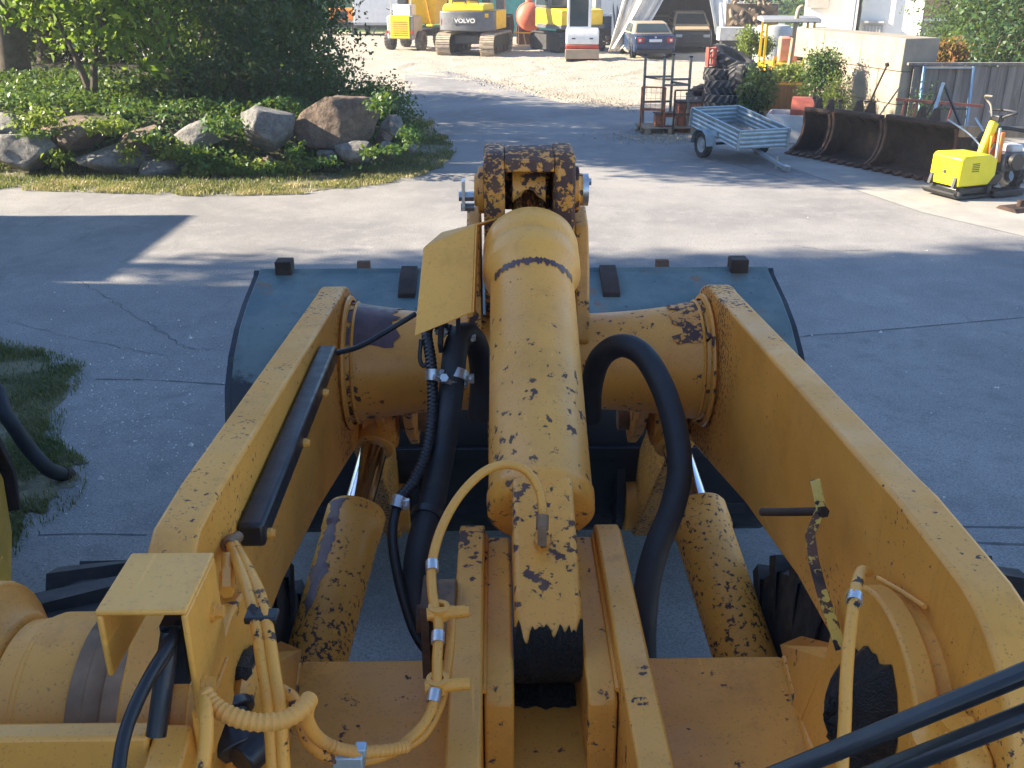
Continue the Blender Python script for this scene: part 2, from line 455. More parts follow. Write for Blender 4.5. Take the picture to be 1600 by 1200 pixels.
# gravel yard with ruts, real relief
nx, ny = 150, 190
gx = np.linspace(-14, 16, nx); gy = np.linspace(24, 62, ny)
gv = []
for y in gy:
    for x in gx:
        e = min(1, (x+14)/3, (16-x)/3, (y-24)/2, (62-y)/4); e = max(0, e)
        rut = 0.0
        for k in range(5):
            cx, cy, rr = [(2.2,33.5,2.2),(4.0,36,3.1),(0.5,38,4.5),(5.5,33,1.6),(7.0,40,6.0)][k]
            d = abs(math.hypot(x-cx, y-cy) - rr)
            rut += -.05*math.exp(-(d/.16)**2) + .03*math.exp(-((d-.32)/.14)**2)
        gv.append((x, y, -.02 + e*(.022 + .045*vnoise(x,y,.55,1) + .035*vnoise(x,y,1.7,2) + .022*vnoise(x,y,4.3,3) + rut*.75)))
gf = [(j*nx+i, j*nx+i+1, (j+1)*nx+i+1, (j+1)*nx+i) for j in range(ny-1) for i in range(nx-1)]
mb = MB(); mb.v = gv; mb.f = [list(f) for f in gf]
struct(mb.build('gravel_yard', M['gravel'], angle=180))

road_px = [(632,118),(700,112),(742,121),(800,138),(868,160),(930,168),(1003,166),(1010,205),(1095,226),(1180,246),(1300,286),(1440,334),(1600,372)]
road = [G(*p) for p in road_px] + [V(9,11.5,0), V(14,8,0), V(14,-6,0), V(-14,-6,0), V(-14,13,0), G(0,292), G(150,297), G(320,303), G(470,300), G(590,287), G(668,270), G(702,248), G(700,226), G(676,200), G(648,180), G(636,150)]
struct(poly_sheet('asphalt_road', road, .02, M['asphalt']))
apr = [G(1003,166), G(1010,205), G(1095,226), G(1180,246), G(1300,286), G(1440,334), G(1600,372), V(10,11.8,0), V(16,12,0), V(16,24,0), V(6,30,0), V(3.6,27,0)]
struct(poly_sheet('dusty_concrete_apron', apr, .024, M['apron']))
slab = [G(-40,548), G(115,575), G(150,597), G(300,601), G(420,606), G(560,600), V(0,6.9,0), G(1180,560), G(1250,531), G(1420,515), G(1600,500), V(9,8.4,0), V(9,-4,0), V(-6,-4,0), V(-6,6.0,0)]
slab_o = struct(poly_sheet('concrete_slab', slab, .026, M['floor']))
def joint(pts, w, z=.0285):
    mb = MB(); P = [Vector((p.x, p.y, z)) for p in spline(pts, 6)]
    rnd = random.Random(3)
    L, Rr = [], []
    for i, p in enumerate(P):
        d = (P[min(i+1,len(P)-1)] - P[max(i-1,0)]).normalized(); n = Vector((-d.y, d.x, 0))
        ww = w*(.5+rnd.random())
        L.append(p+n*ww*.5); Rr.append(p-n*ww*.5)
    k = len(P)
    mb.add(L+Rr, [(i, i+1, k+i+1, k+i) for i in range(k-1)])
    return mb.build('joint', M['joint'], slab_o, smooth=False)
joint([G(150,597), G(250,599), G(360,606), G(430,607)], .02)
joint([G(1180,560), G(1250,531), G(1330,524), G(1420,516), G(1600,500)], .018)
joint([G(60,842), G(140,840), G(230,842)], .012)
joint([G(1200,828), G(1300,824), G(1450,828), G(1600,830)], .018)
joint([G(1360,856), G(1480,853), G(1600,857)], .02)
crk = MB()
def crack(pts, w, seed):
    P = [Vector((p.x, p.y, .0245)) for p in spline(pts, 10)]; rnd = random.Random(seed); L = []; Q = []
    for i, p in enumerate(P):
        d = (P[min(i+1,len(P)-1)] - P[max(i-1,0)]).normalized(); n = Vector((-d.y, d.x, 0))
        j = n*rnd.uniform(-.03,.03); ww = w*rnd.uniform(.2,1)
        L.append(p+j+n*ww); Q.append(p+j-n*ww)
    k = len(P); crk.add(L+Q, [(i, i+1, k+i+1, k+i) for i in range(k-1)])
crack([G(120,440), G(180,475), G(240,515), G(290,545), G(330,550)], .007, 1)
crack([G(10,505), G(90,525), G(180,545), G(260,560)], .004, 2)
crack([G(1240,385), G(1300,395), G(1380,392)], .008, 3)
crack([G(1120,250), G(1160,262), G(1240,285)], .012, 4)
crack([G(1015,215), G(1060,228), G(1120,245)], .012, 5)
o = crk.build('crack', M['joint'], slab_o, smooth=False)

# embankment behind the boulders
def mound_h(x, y):
    a = (y - 16.95)/1.0; b = (-2.35 - x + .25*math.sin(y*1.3) - .42*max(0, y-19.5))/1.7
    t = max(0.0, min(1.0, a, b, (28.5-y)/3)); t = t*t*(3-2*t)
    return t*(.86 + .10*vnoise(x,y,.5,5) + min(.35, max(0,(y-18))*.06)) 
nx, ny = 90, 80
gx = np.linspace(-34, -1.6, nx); gy = np.linspace(16.3, 34, ny)
gv = [(x, y, mound_h(x,y) - .01 + .03*vnoise(x,y,2.2,6)*(1 if mound_h(x,y)>.05 else .2)) for y in gy for x in gx]
mb = MB(); mb.v = gv; mb.f = [[j*nx+i, j*nx+i+1, (j+1)*nx+i+1, (j+1)*nx+i] for j in range(ny-1) for i in range(nx-1)]
struct(mb.build('embankment', M['soil'], angle=180))
# far meadow slope
hv = []; hx = np.linspace(-150, 150, 31); hy = np.linspace(63, 150, 20)
for y in hy:
    for x in hx: hv.append((x, y, -.04 + max(0,(y-64))*.10 + max(0,(y-80))*.04 + 1.0*vnoise(x,y,.02,8)*min(1,(y-63)/20)))
mb = MB(); mb.v = hv; mb.f = [[j*31+i, j*31+i+1, (j+1)*31+i+1, (j+1)*31+i] for j in range(19) for i in range(30)]
struct(mb.build('hillside', M['meadow'], angle=180))

# halls standing left of the camera, outside the frame: they shade the loader
hall = thing('storage_hall', 'tall grey sheet metal hall shading the loader', 'building', (-13.5,-4,0))
MB().bb(-8,0,-22,15.1,0,9.6).build('wall', M['roofgrey'], hall)
MB().prism([(-8.5,9.6),(.5,9.6),(-4,11.6)], -22.4, 15.4, axis='y').build('roof', M['cladgrey'], hall)
MB().bb(0,.04,-12,-8,0,4).build('door', M['dark'], hall)
shed = thing('lean_to_shed', 'low grey lean-to shed beside the tall hall', 'shed', (-13.4,11.12,0))
MB().bb(-6,0,0,3.1,0,4.1).build('wall', M['roofgrey'], shed)
MB().prism([(-6.2,5.0),(.3,4.1),(.3,4.2),(-6.2,5.1)], .01, 3.3, axis='y').build('roof', M['cladgrey'], shed)

# ================================================================== WHEEL LOADER (camera stands in its cab)
YAW = R(.94)
loader = thing('wheel_loader', 'worn orange yellow wheel loader boom with blue bucket seen from its cab', 'wheel loader', (.1,0,0), YAW)
LI = Matrix.Rotation(-YAW, 3, 'Z')
def LP(px, py, zc):
    return LI @ (PZ(px, py, zc) - Vector((.1,0,0)))
def arc(c, r, a0, a1, n=10):
    return [(c[0]+r*math.cos(R(lerp(a0,a1,i/n))), c[1]+r*math.sin(R(lerp(a0,a1,i/n)))) for i in range(n+1)]

# lift arms
arm_poly = arc((1.32,2.04), .2, 255, 115, 12) + [(1.33,2.30),(1.42,2.345),(1.58,2.345),(1.9,2.325),(3.0,2.255)] + arc((3.05,2.0), .255, 88, 35, 6) + [(3.55,1.84),(4.45,.88)] + arc((4.42,.68), .18, 75, -120, 10) + [(3.75,1.18),(3.45,1.5),(3.25,1.62),(2.4,1.82),(1.92,1.90),(1.5,1.92)]
hump = M['paint_arm']
for s in (-1, 1):
    ap_ = arm_poly if s < 0 else arc((1.24,2.12), .232, 258, 92, 14) + [(1.5,2.352)] + arm_poly[arm_poly.index((1.58,2.345)):]
    mb = MB(); mb.prism(ap_, s*.60, s*.68)
    a = mb.build('lift_arm', hump, loader, bevel=.008)
    # weld bead between arm and tube, hub at the pivot
    w = MB(); w.lathe([(.212,0),(.225,.008),(.223,.016),(.21,.02)], (s*.598, 3.05, 2.0), (-s,0,0), 40, False, False)
    w.lathe([(.20,.03),(.207,.036),(.2,.042)], (s*.598, 3.05, 2.0), (-s,0,0), 40, False, False)
    w.build('weld_bead', M['paint'], a)
    h = MB(); h.lathe([(.160,.085),(.166,.09),(.172,.12),(.172,.165),(.168,.17),(.168,.176),(.164,.18),(.160,.215),(.150,.22)], (s*.68,1.32,2.04), (s,0,0), 48)
    h.build('pivot_hub', M['paint'], a)
    h = MB(); h.lathe([(.176,-.01),(.176,.03),(.173,.034),(.176,.038),(.176,.06),(.172,.064),(.174,.086)], (s*.68,1.32,2.04), (s,0,0), 48); h.build('hub_drum', M['drum'], a)
    h = MB(); h.lathe([(.19,0),(.187,.024)], (s*.602,1.32,2.04), (-s,0,0), 44); h.build('hub_collar', M['paint'], a)
    e = MB(); e.lathe([(.155,0),(.155,.05),(.12,.06)], (s*.68,4.42,.68), (s,0,0), 28); e.lathe([(.155,0),(.155,.05),(.12,.06)], (s*.60,4.42,.68), (-s,0,0), 28)
    e.build('bucket_pin_boss', M['paint'], a)
# dark bare hump at the end of the arms (paint worn off)
# torque tube
ct = MB()
prof = []
for i in range(33):
    x = -.6 + 1.2*i/32
    r = .158 + .047*abs(x/.6)**2.6
    prof.append((r, x+.6))
ct.lathe(prof, (-.6,3.05,2.0), (1,0,0), 48, False, False)
M['paint_tube'] = paint('loader_paint_tube', OR, thr=.63, scale=36, mamp=.38, mask=3.0, dirt=.4)
tube_o = ct.build('cross_tube', M['paint_tube'], loader, angle=60)
for s in (-1, 1):
    b = MB(); b.lathe([(.2,0),(.206,.03),(.2,.06)], (s*.6,3.05,2.0), (-s,0,0), 44, False, False)
    # worn-off flare
    b2 = MB(); pr = []
    for i in range(8):
        x = .585 - (.15 if s < 0 else .10)*i/7; pr.append((.1595 + .047*(x/.6)**2.6, .6-x))
    n = 48; vs=[]; fs=[]
    rnd = random.Random(5+s)
    for i,(r,h) in enumerate(pr):
        for k in range(15):
            t = R(lerp(38,128,k/14)) + rnd.uniform(-.04,.04)
            hh = h + (rnd.uniform(-.012,.03) if i in (0,7) else 0)
            vs.append((s*(.6-hh), 3.05-(r+.0012)*math.cos(t)*1, 2.0+(r+.0012)*math.sin(t)))
    for i in range(7):
        for k in range(14): fs.append((i*15+k, i*15+k+1, (i+1)*15+k+1, (i+1)*15+k))
    b2.add(vs, fs); b2.build('bare_patch', M['chip'] if s < 0 else M['paint_hv'], tube_o)
# small boss on the tube
mb = MB(); p = LP(973,573,3.0); d = (p - Vector((p.x,3.05,2.0))).normalized()
base = Vector((p.x,3.05,2.0)) + d*.158
mb.cyl(base-d*.01, base+d*.012, .022, n=16); mb.cyl(base, base+d*.02, .011, n=12); mb.build('boss', M['paint'], tube_o)
# bellcrank carrier plates on the tube
for s in (-1, 1):
    mb = MB(); mb.prism([(2.92,2.12),(2.98,2.34),(3.06,2.46),(3.18,2.50),(3.34,2.42),(3.38,2.2),(3.3,1.9),(3.1,1.85)], s*.15, s*.195)
    mb.build('bellcrank_bracket', M['paint_wn'], tube_o, bevel=.008)

# bellcrank
bc = MB()
pin = Vector((0,3.02,2.585))
cheek = [(2.895,2.36),(2.89,2.64)] + arc((2.95,2.655), .06, 165, 90, 4) + [(3.06,2.718)] + arc((3.08,2.64),.078,85,20,4) + [(3.36,2.2),(3.5,1.85),(3.62,1.5),(3.5,1.36),(3.36,1.46),(3.26,1.8),(3.1,2.1),(2.93,2.28)]
for s in (-1,1): bc.prism(cheek, s*.073, s*.137)
bell = bc.build('bellcrank', M['paint_hv'], loader, bevel=.012)
MB().prism([(2.893,2.662),(2.9,2.695),(2.95,2.714),(3.06,2.716),(3.13,2.68),(3.2,2.5),(3.12,2.5),(3.1,2.66)], -.0735, .0735).build('bridge', M['paint_hv'], bell, bevel=.006)
mb = MB(); mb.prism([(3.12,2.40),(3.17,2.44),(3.36,2.2),(3.58,1.6),(3.4,1.6),(3.2,2.1)], -.0725, .0725); mb.build('web', M['paint_hv'], bell)
for s in (-1,1):
    mb = MB(); mb.lathe([(.072,0),(.072,.018),(.05,.02),(.05,.03)], (s*.137,3.02,2.585), (s,0,0), 28)
    mb.build('pin_cap', M['paint_wn'], bell, bevel=.003)
mb = MB(); mb.bb(-.205,-.196,2.97,3.03,2.53,2.62); mb.cyl((-.168,3.0,2.57),(-.215,3.0,2.57),.016,n=6); mb.cyl((-.168,3.03,2.53),(-.21,3.03,2.53),.014,n=6)
mb.build('pin_lock', M['zinc'], bell)
mb = MB(); mb.cyl((.167,3.02,2.585),(.185,3.02,2.585),.05,n=20); mb.cyl((.185,3.02,2.61),(.195,3.02,2.61),.012,n=6); mb.build('pin_bolt', M['zinc'], bell)
# link from bellcrank to the bucket
mb = MB(); mb.bar((0,3.5,1.46),(0,4.5,1.05),.10,.14); mb.cyl((-.07,3.5,1.46),(.07,3.5,1.46),.1); mb.cyl((-.08,4.5,1.05),(.08,4.5,1.05),.1)
mb.build('bucket_link', M['paint'], loader, bevel=.006)

# tilt cylinder
c0 = Vector((0,1.97,2.05)); cd = Vector((0,1.05,.535)).normalized(); unit = .642
def cyl_at(s): return c0 + cd*(s*unit)
L = 1.52*unit
tc = MB(); tc.lathe([(.112,-.012),(.125,.0),(.125,.02),(.1265,.022),(.1265,.045),(.1225,.05),(.118,1.2*unit-.02)], c0, cd, 56)
tilt = tc.build('tilt_cylinder', M['paint_sp'], loader, angle=50)
tc = MB(); tc.lathe([(.118,0),(.121,.004),(.121,.012),(.1385,.048),(.1395,.052),(.1395,.108),(.1365,.112),(.1365,.118),(.1385,.122),(.1385,.165),(.1365,.172),(.131,.195),(.118,.214),(.07,.222),(.05,.22)], cyl_at(1.2)-cd*.03, cd, 56)
tc.build('gland', M['paint_lt'], tilt, angle=40)
tc = MB(); a0 = Vector((0,-cd.z,cd.y))
# chipped ring of primer below the gland
vs=[];fs=[]; rnd=random.Random(9)
u = Vector((1,0,0)); w = cd.cross(u).normalized()
if w.z < 0: w = -w
for k in range(61):
    t = R(lerp(-62,66,k/60)); lo = rnd.uniform(.0,.022)*(1 if abs(t)<.9 else .5); hi = .032+rnd.uniform(-.006,.004)
    for h in (lo, hi):
        p = cyl_at(1.2)-cd*.062+cd*h + (w*math.cos(t)+u*math.sin(t))*.1198
        vs.append(p)
for k in range(60): fs.append((2*k,2*k+2,2*k+3,2*k+1))
tc.add(vs,fs); tc.build('bare_ring', M['chip'], tilt)
MB().cyl(cyl_at(1.5), cyl_at(1.80), .052, n=28).build('rod', M['chrome'], tilt)
mb = MB(); mb.cyl((-.05,3.02,2.585),(.05,3.02,2.585),.08,n=36); mb.cyl(cyl_at(1.70),cyl_at(1.84),.05,.056,n=28); mb.build('rod_eye', M['paint_wn'], tilt)
# base eye of the tilt cylinder
eye_c = cyl_at(-.42)
mb = MB(); ey = []
ec = (eye_c.y, eye_c.z); ang = math.degrees(math.atan2(cd.z, cd.y))
ey = arc(ec, .128, ang+90, ang+270, 22)
q1 = c0 + cd*.02; n2 = Vector((0,-cd.z,cd.y))
ey += [tuple((q1 - n2*.118)[1:]), tuple((q1 + n2*.118)[1:])]
mb.prism(ey, -.068, .068)
mb.build('base_eye', M['paint_wn'], tilt, bevel=.012, seg=3)
mb = MB(); pts=[]; rnd=random.Random(4)
vs=[];fs=[]
for k in range(25):
    for j in range(31):
        x = lerp(-.0695,.0695,j/30); rr = .1290 + rnd.uniform(0,.005)
        st = 128 + 14*vnoise(j*.37,0,1,2) + 7*vnoise(j*1.3,0,1,5) - (9 if j>25 else 0)
        tt = R(lerp(ang+st, ang+215, k/24))
        vs.append((x, ec[0]+rr*math.cos(tt), ec[1]+rr*math.sin(tt)))
for k in range(24):
    for j in range(30): fs.append((k*31+j,k*31+j+1,(k+1)*31+j+1,(k+1)*31+j))
mb.add(vs,fs); mb.build('grease_smear', M['grease'], tilt)
# grease nipple block on the eye
nb = LP(847,842,2.02); 
mb = MB(); nn = Vector((0,-.6,.8)); mb.cyl(nb-nn*.03, nb+nn*.006, .017, n=14); mb.build('nipple_base', M['paint_wn'], tilt)

# centre mounting towers (horizontal top flanges)
fr = MB()
tower = [(1.15,1.62),(1.15,1.975),(2.0,1.98),(2.055,1.965),(2.06,1.75),(1.9,1.5),(1.5,1.3),(1.15,1.3)]
for s in (-1,1):
    t = MB(); t.prism(tower, s*.132, s*.193); t.build('mounting_tower', M['paint'], loader, bevel=.006)
    t = MB(); t.prism([(1.47,1.70),(1.49,1.905),(1.52,1.925),(2.03,1.945),(2.05,1.92),(2.05,1.7),(1.8,1.6)], s*.0715, s*.129); t.build('tower_doubler', M['paint_sp'], loader, bevel=.006)
    w = MB(); w.tube([(s*.130,1.5,1.928),(s*.130,1.75,1.938),(s*.130,2.03,1.949)], .006, 8); w.build('weld_bead', M['paint_sp'], loader)
MB().cyl((-.23,eye_c.y,eye_c.z),(-.19,eye_c.y,eye_c.z),.085,n=28).build('tower_pin', M['drum'], loader, bevel=.004)
mb = MB(); mb.bb(-.262,-.245,eye_c.y-.06,eye_c.y+.06,1.82,2.0); mb.cyl((-.24,eye_c.y,1.93),(-.275,eye_c.y,1.93),.03,n=16); mb.build('pin_keeper', M['steelrust'], loader)
# front frame deck
PZ0 = 1.75
fp = MB()
fp.add([(-.55,1.82,PZ0),(-.07,1.82,PZ0),(-.07,1.74,PZ0),(.07,1.74,PZ0),(.07,1.82,PZ0),(.55,1.82,PZ0),(.62,1.5,PZ0),(.70,.85,PZ0),(-.70,.85,PZ0),(-.62,1.5,PZ0)], [tuple(range(10))])
fp.v = [tuple(v) for v in fp.v]; vs = [Vector(v) for v in fp.v]
fp = MB(); fp.sheet(vs, .04, (0,0,-1)); deck = fp.build('frame_deck', M['paint'], loader, bevel=.006)
mb = MB(); mb.bb(-.14,.14,1.66,1.70,1.3,1.74); mb.build('grease_pocket', M['grease'], loader)
mb = MB()
rnd = random.Random(2); vs=[]; fs=[]
for i in range(9):
    for j in range(15):
        x = lerp(-.066,.066,j/14); y = lerp(1.738,1.655 - .012*vnoise(j*.45,0,1,3),i/8); edge = (i in (8,)) 
        vs.append((x,y,PZ0 + (.002 if edge else rnd.uniform(.004,.016))))
for i in range(8):
    for j in range(14): fs.append((i*15+j,i*15+j+1,(i+1)*15+j+1,(i+1)*15+j))
mb.add(vs,fs); mb.build('deck_grease', M['grease'], deck)
# chassis below, axle and wheels
ch = MB(); ch.bb(-.42,.42,.5,1.60,.75,1.69); ch.prism([(1.60,.8),(1.60,1.69),(1.75,1.66),(2.1,1.2),(2.1,.8)], -.42, -.36); ch.prism([(1.60,.8),(1.60,1.69),(1.75,1.66),(2.1,1.2),(2.1,.8)], .36, .42)
ch.build('chassis', M['paint'], loader, bevel=.01)
ax = MB(); ax.cyl((-.8,2.2,.82),(.8,2.2,.82),.17,n=24); ax.lathe([(.1,-.2),(.3,-.12),(.3,.12),(.1,.2)], (0,2.2,.82), (1,0,0), 24); ax.build('front_axle', M['greym'], loader)

def tyre_mb(mb, c, d, Rr, W, rim, nl, lug, lugs=None):
    c = Vector(c); d = Vector(d).normalized()
    hw = W/2; body = Rr - lug
    pr = [(rim,-hw*.78),(rim+(body-rim)*.25,-hw*.96),(rim+(body-rim)*.6,-hw),(body*.965,-hw*.93),(body,-hw*.7),(body,0),(body,hw*.7),(body*.965,hw*.93),(rim+(body-rim)*.6,hw),(rim+(body-rim)*.25,hw*.96),(rim,hw*.78)]
    mb.lathe(pr, c, d, 40, False, False)
    pr2 = [(rim,-hw*.78),(rim*.97,-hw*.6),(rim*.97,hw*.6),(rim,hw*.78)]
    mb.lathe(pr2, c, d, 40, False, False)
    u = Vector((0,0,1)) if abs(d.z) < .9 else Vector((1,0,0))
    a = d.cross(u).normalized(); b = a.cross(d).normalized()
    for k in range(nl):
        for s in (-1,1):
            t = 2*math.pi*(k + (.25 if s > 0 else -.25))/nl
            sk = .55*2*math.pi/nl
            vs=[]
            for (w_, tt, r_) in ((.04*s, t+sk*.9, Rr),(.96*s, t-sk*.2, Rr-lug*.35),(1.0*s, t-sk*.2, Rr-(Rr-rim)*.32)):
                for dt in (-.27,.27):
                    for rr in (r_, r_-lug*1.15):
                        tq = tt + dt*2*math.pi/nl*.62
                        vs.append(c + d*(w_*hw) + (a*math.cos(tq)+b*math.sin(tq))*rr)
            fs=[]
            for i in range(2):
                o=i*4
                fs += [(o,o+2,o+6,o+4),(o+1,o+5,o+7,o+3),(o,o+4,o+5,o+1),(o+2,o+3,o+7,o+6)]
            fs += [(0,1,3,2),(8,10,11,9)]
            (lugs or mb).add(vs, fs)
for s in (-1,1):
    w = MB(); tyre_mb(w, (s*1.1,2.2,.82), (1,0,0), .82, .66, .36, 22, .045)
    wo_ = w.build('tyre', M['tyre'], loader)
    rm = MB(); rm.lathe([(.05,0),(.2,.02),(.3,-.06),(.35,.04),(.36,.2),(.36,-.2)], (s*1.12,2.2,.82), (s,0,0), 32); rm.build('rim', M['ochre'], wo_)

# lift cylinders
for s in (-1,1):
    b0 = Vector((s*.705,2.30,1.12)); b1 = Vector((s*.588,2.95,1.49)); dd = (b1-b0).normalized(); Lc=(b1-b0).length
    mb = MB(); mb.lathe([(.09,0),(.098,.01),(.098,Lc-.10),(.103,Lc-.095),(.103,Lc-.012),(.096,Lc),(.055,Lc+.004)], b0, dd, 44)
    lc = mb.build('lift_cylinder', M['paint_cyl'], loader, angle=45)
    r1 = b1+dd*.26
    MB().cyl(b1, r1, .05, n=32).build('rod', M['chrome'], lc)
    mb = MB(); mb.cyl(r1-dd*.0, r1+dd*.07, .075, n=24); mb.cyl(r1+dd*.12+Vector((-.06,0,0)), r1+dd*.12+Vector((.06,0,0)), .095, n=28); mb.build('rod_eye', M['paint_wn'], lc, bevel=.005)
    mb = MB(); mb.cyl(b0-dd*.05+Vector((-.06,0,0)), b0-dd*.05+Vector((.06,0,0)), .1, n=24); mb.bar(b0-dd*.1, b0-dd*.1-Vector((s*.35,.1,.1)), .12, .2); mb.build('base_eye', M['paint'], lc)
    # bare streak along the outer flank, left cylinder only
    if s < 0:
        vs=[];fs=[];rnd=random.Random(12); a = dd.cross(Vector((0,0,1))).normalized(); b = a.cross(dd).normalized()
        if b.z < 0: b=-b
        for i in range(40):
            h = lerp(.30, Lc-.015, i/39); half = (.24 + .22*vnoise(i*.21,0,1,3) + rnd.uniform(-.05,.05))*(min(1,i/9))
            rr = .1042 if h > Lc-.097 else .0988
            for k in range(6):
                t = R(66) + lerp(-half*1.3, half*.9, k/5)
                vs.append(b0+dd*h+(a*(-math.cos(t)) + b*math.sin(t))*rr if a.x>0 else b0+dd*h+(a*math.cos(t)+b*math.sin(t))*rr)
        for i in range(39):
            for k in range(5): fs.append((i*6+k,i*6+k+1,(i+1)*6+k+1,(i+1)*6+k))
        mb=MB(); mb.add(vs,fs); mb.build('bare_streak', M['chip'], lc)
    # rod brackets below the tube
    mb = MB()
    for x in (s*.50, s*.40): mb.prism([(3.0,1.9),(3.35,1.95),(3.5,1.72),(3.47,1.58),(3.36,1.54),(3.2,1.66)], x, x+s*.035)
    mb.build('cylinder_bracket', M['paint_wn'], loader, bevel=.006)
    mb = MB(); mb.cyl((s*.36,3.38,1.64),(s*.60,3.38,1.64),.05,n=20); mb.build('bracket_pin', M['drum'], loader)

# bucket
bpro = [(5.2,1.70),(5.17,1.675),(4.87,1.605),(4.68,1.54),(4.52,1.45),(4.40,1.33),(4.34,1.17),(4.345,.95),(4.42,.72),(4.56,.50),(4.8,.30),(5.1,.30),(6.15,.62)]
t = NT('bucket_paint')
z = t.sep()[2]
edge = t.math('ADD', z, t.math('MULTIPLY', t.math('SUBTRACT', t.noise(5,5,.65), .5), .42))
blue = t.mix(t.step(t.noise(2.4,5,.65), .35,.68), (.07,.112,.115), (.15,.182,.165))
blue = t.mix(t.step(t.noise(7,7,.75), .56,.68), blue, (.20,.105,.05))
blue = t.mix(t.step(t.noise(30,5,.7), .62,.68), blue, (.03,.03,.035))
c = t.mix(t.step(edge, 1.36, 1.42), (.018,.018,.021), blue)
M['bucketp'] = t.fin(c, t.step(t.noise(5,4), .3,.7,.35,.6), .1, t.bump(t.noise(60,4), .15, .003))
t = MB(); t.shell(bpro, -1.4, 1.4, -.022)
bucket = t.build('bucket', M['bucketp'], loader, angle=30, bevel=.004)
for s in (-1,1):
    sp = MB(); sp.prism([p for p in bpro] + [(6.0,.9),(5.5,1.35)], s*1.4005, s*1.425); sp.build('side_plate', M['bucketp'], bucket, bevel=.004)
    sp = MB(); off = [(p[0]-.006*(1), p[1]+.004) for p in bpro[:11]]
    sp.shell(off, s*1.384, s*1.432, .016); sp.build('side_strip', M['blackm'], bucket)
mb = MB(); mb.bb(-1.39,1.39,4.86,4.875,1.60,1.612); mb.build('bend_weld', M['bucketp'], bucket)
for px, py, w in ((450,424,.11),(1150,424,.12)):
    p = LP(px,py,5.42); mb = MB(); mb.bb(p.x-w*.4,p.x+w*.4,5.14,5.24,1.68,1.765); mb.build('top_lug', M['darkrust'], bucket, bevel=.006)
for px in (569,1032):
    p = LP(px,424,5.42); mb = MB(); mb.prism([(5.15,1.66),(5.24,1.70),(5.24,1.745),(5.21,1.745)], p.x-.03, p.x+.04); mb.build('top_hook', M['steelrust'], bucket)
for px in (640,950):
    p = LP(px,450,5.3); mb = MB(); mb.prism([(5.18,1.70),(5.0,1.66),(4.9,1.60),(4.9,1.66),(5.0,1.71),(5.15,1.74)], p.x-.045, p.x+.045); mb.build('hook_plate', M['darkrust'], bucket, bevel=.005)
mb = MB(); mb.prism([(6.15,.60),(6.15,.66),(6.45,.74),(6.47,.72)], -1.42, 1.42); mb.build('cutting_edge', M['darkrust'], bucket)
for x in (-.72,-.52,.52,.72):
    mb = MB(); mb.prism([(4.36,.95),(4.3,.85),(4.28,.65),(4.36,.55),(4.52,.55),(4.5,.8)], x-.02, x+.02); mb.build('hinge_ear', M['blackm'], bucket)
mb = MB()
for zz, yy in ((1.02,4.315),(.62,4.46)): mb.bb(-1.2,1.2,yy-.02,yy+.03,zz-.03,zz+.03)
mb.build('back_rib', M['blackm'], bucket, bevel=.004)

# frame side towers around the arm pivots
tp = arc((1.24,2.08), .27, 65, 150, 10)
for s in (-1,1):
    poly = arc((1.32,2.04), .205, 25, 165, 16) + [(1.08,1.92),(1.02,1.6),(1.68,1.6),(1.66,1.76),(1.53,1.98)]
    mb = MB(); mb.prism(poly, s*.532, s*.574); mb.build('pivot_plate', M['paint'], loader, bevel=.006)
    po = arc((1.34,2.04), .215, 0, 180, 18) + [(1.12,1.9),(1.1,1.5),(1.65,1.5),(1.57,1.9)]
    mb = MB(); mb.prism(po, s*.955, s*1.01); mb.lathe([(.155,0),(.16,.012),(.175,.03),(.205,.05)], (s*.905,1.34,2.04), (s,0,0), 44, True, False)
    mb.build('outer_pivot_plate', M['paint'], loader, bevel=.01)
    mb = MB(); mb.cyl((s*.895,1.32,2.04),(s*1.04,1.32,2.04),.14,n=32); mb.build('pivot_pin', M['drum'], loader, bevel=.005)
    # gusset between deck and tower
    mb = MB(); mb.add([(s*.532,1.52,1.98),(s*.53,1.60,1.75),(s*.56,1.86,1.75),(s*.60,1.84,1.79),(s*.572,1.50,2.02),(s*.57,1.6,1.74)], [(0,1,2,3),(0,3,4),(4,3,2,5),(0,4,5,1),(1,5,2)]); mb.build('gusset', M['paint'], loader)
    mb = MB(); mb.tube(spline([(s*.53,1.05,1.757),(s*.53,1.45,1.757),(s*.556,1.80,1.757)],4), .011, 8); mb.build('weld_bead', M['paint_wn'], loader)
    # round boss and grease on the inner face
    if s < 0:
        mb = MB(); mb.lathe([(.1,0),(.105,.012),(.085,.03),(.05,.035)], (s*.532,1.32,2.04), (-s,0,0), 30); mb.build('inner_boss', M['paint_wn'], loader)
# left: black worn ring, right: thick grease
rnd = random.Random(8)
mb = MB(); vs=[];fs=[]
for i in range(10):
    rr = i/9
    for k in range(36):
        t = 2*math.pi*k/36; rad = rr*(.125+.016*math.sin(3*t+1)+.008*math.sin(7*t)+.006*math.sin(13*t+2))
        vs.append((.530-.062*(1-rr**2)-rnd.uniform(0,.016)*(1-rr), 1.30+rad*math.cos(t)*.85, 2.03+rad*math.sin(t)*1.1))
for i in range(9):
    for k in range(36): fs.append((i*36+k,i*36+(k+1)%36,(i+1)*36+(k+1)%36,(i+1)*36+k))
mb.add(vs,fs); mb.build('grease_lump', M['grease'], loader)
mb = MB(); pts=[]
for k in range(22):
    t = R(lerp(70,270,k/21)); pts.append((-.524, 1.32-.09*math.cos(t)*1.0, 2.04+.10*math.sin(t)))
mb.tube(pts, .014, 8, rfun=lambda i: .010+.007*abs(math.sin(i*1.3))); mb.build('grease_ring', M['grease'], loader)
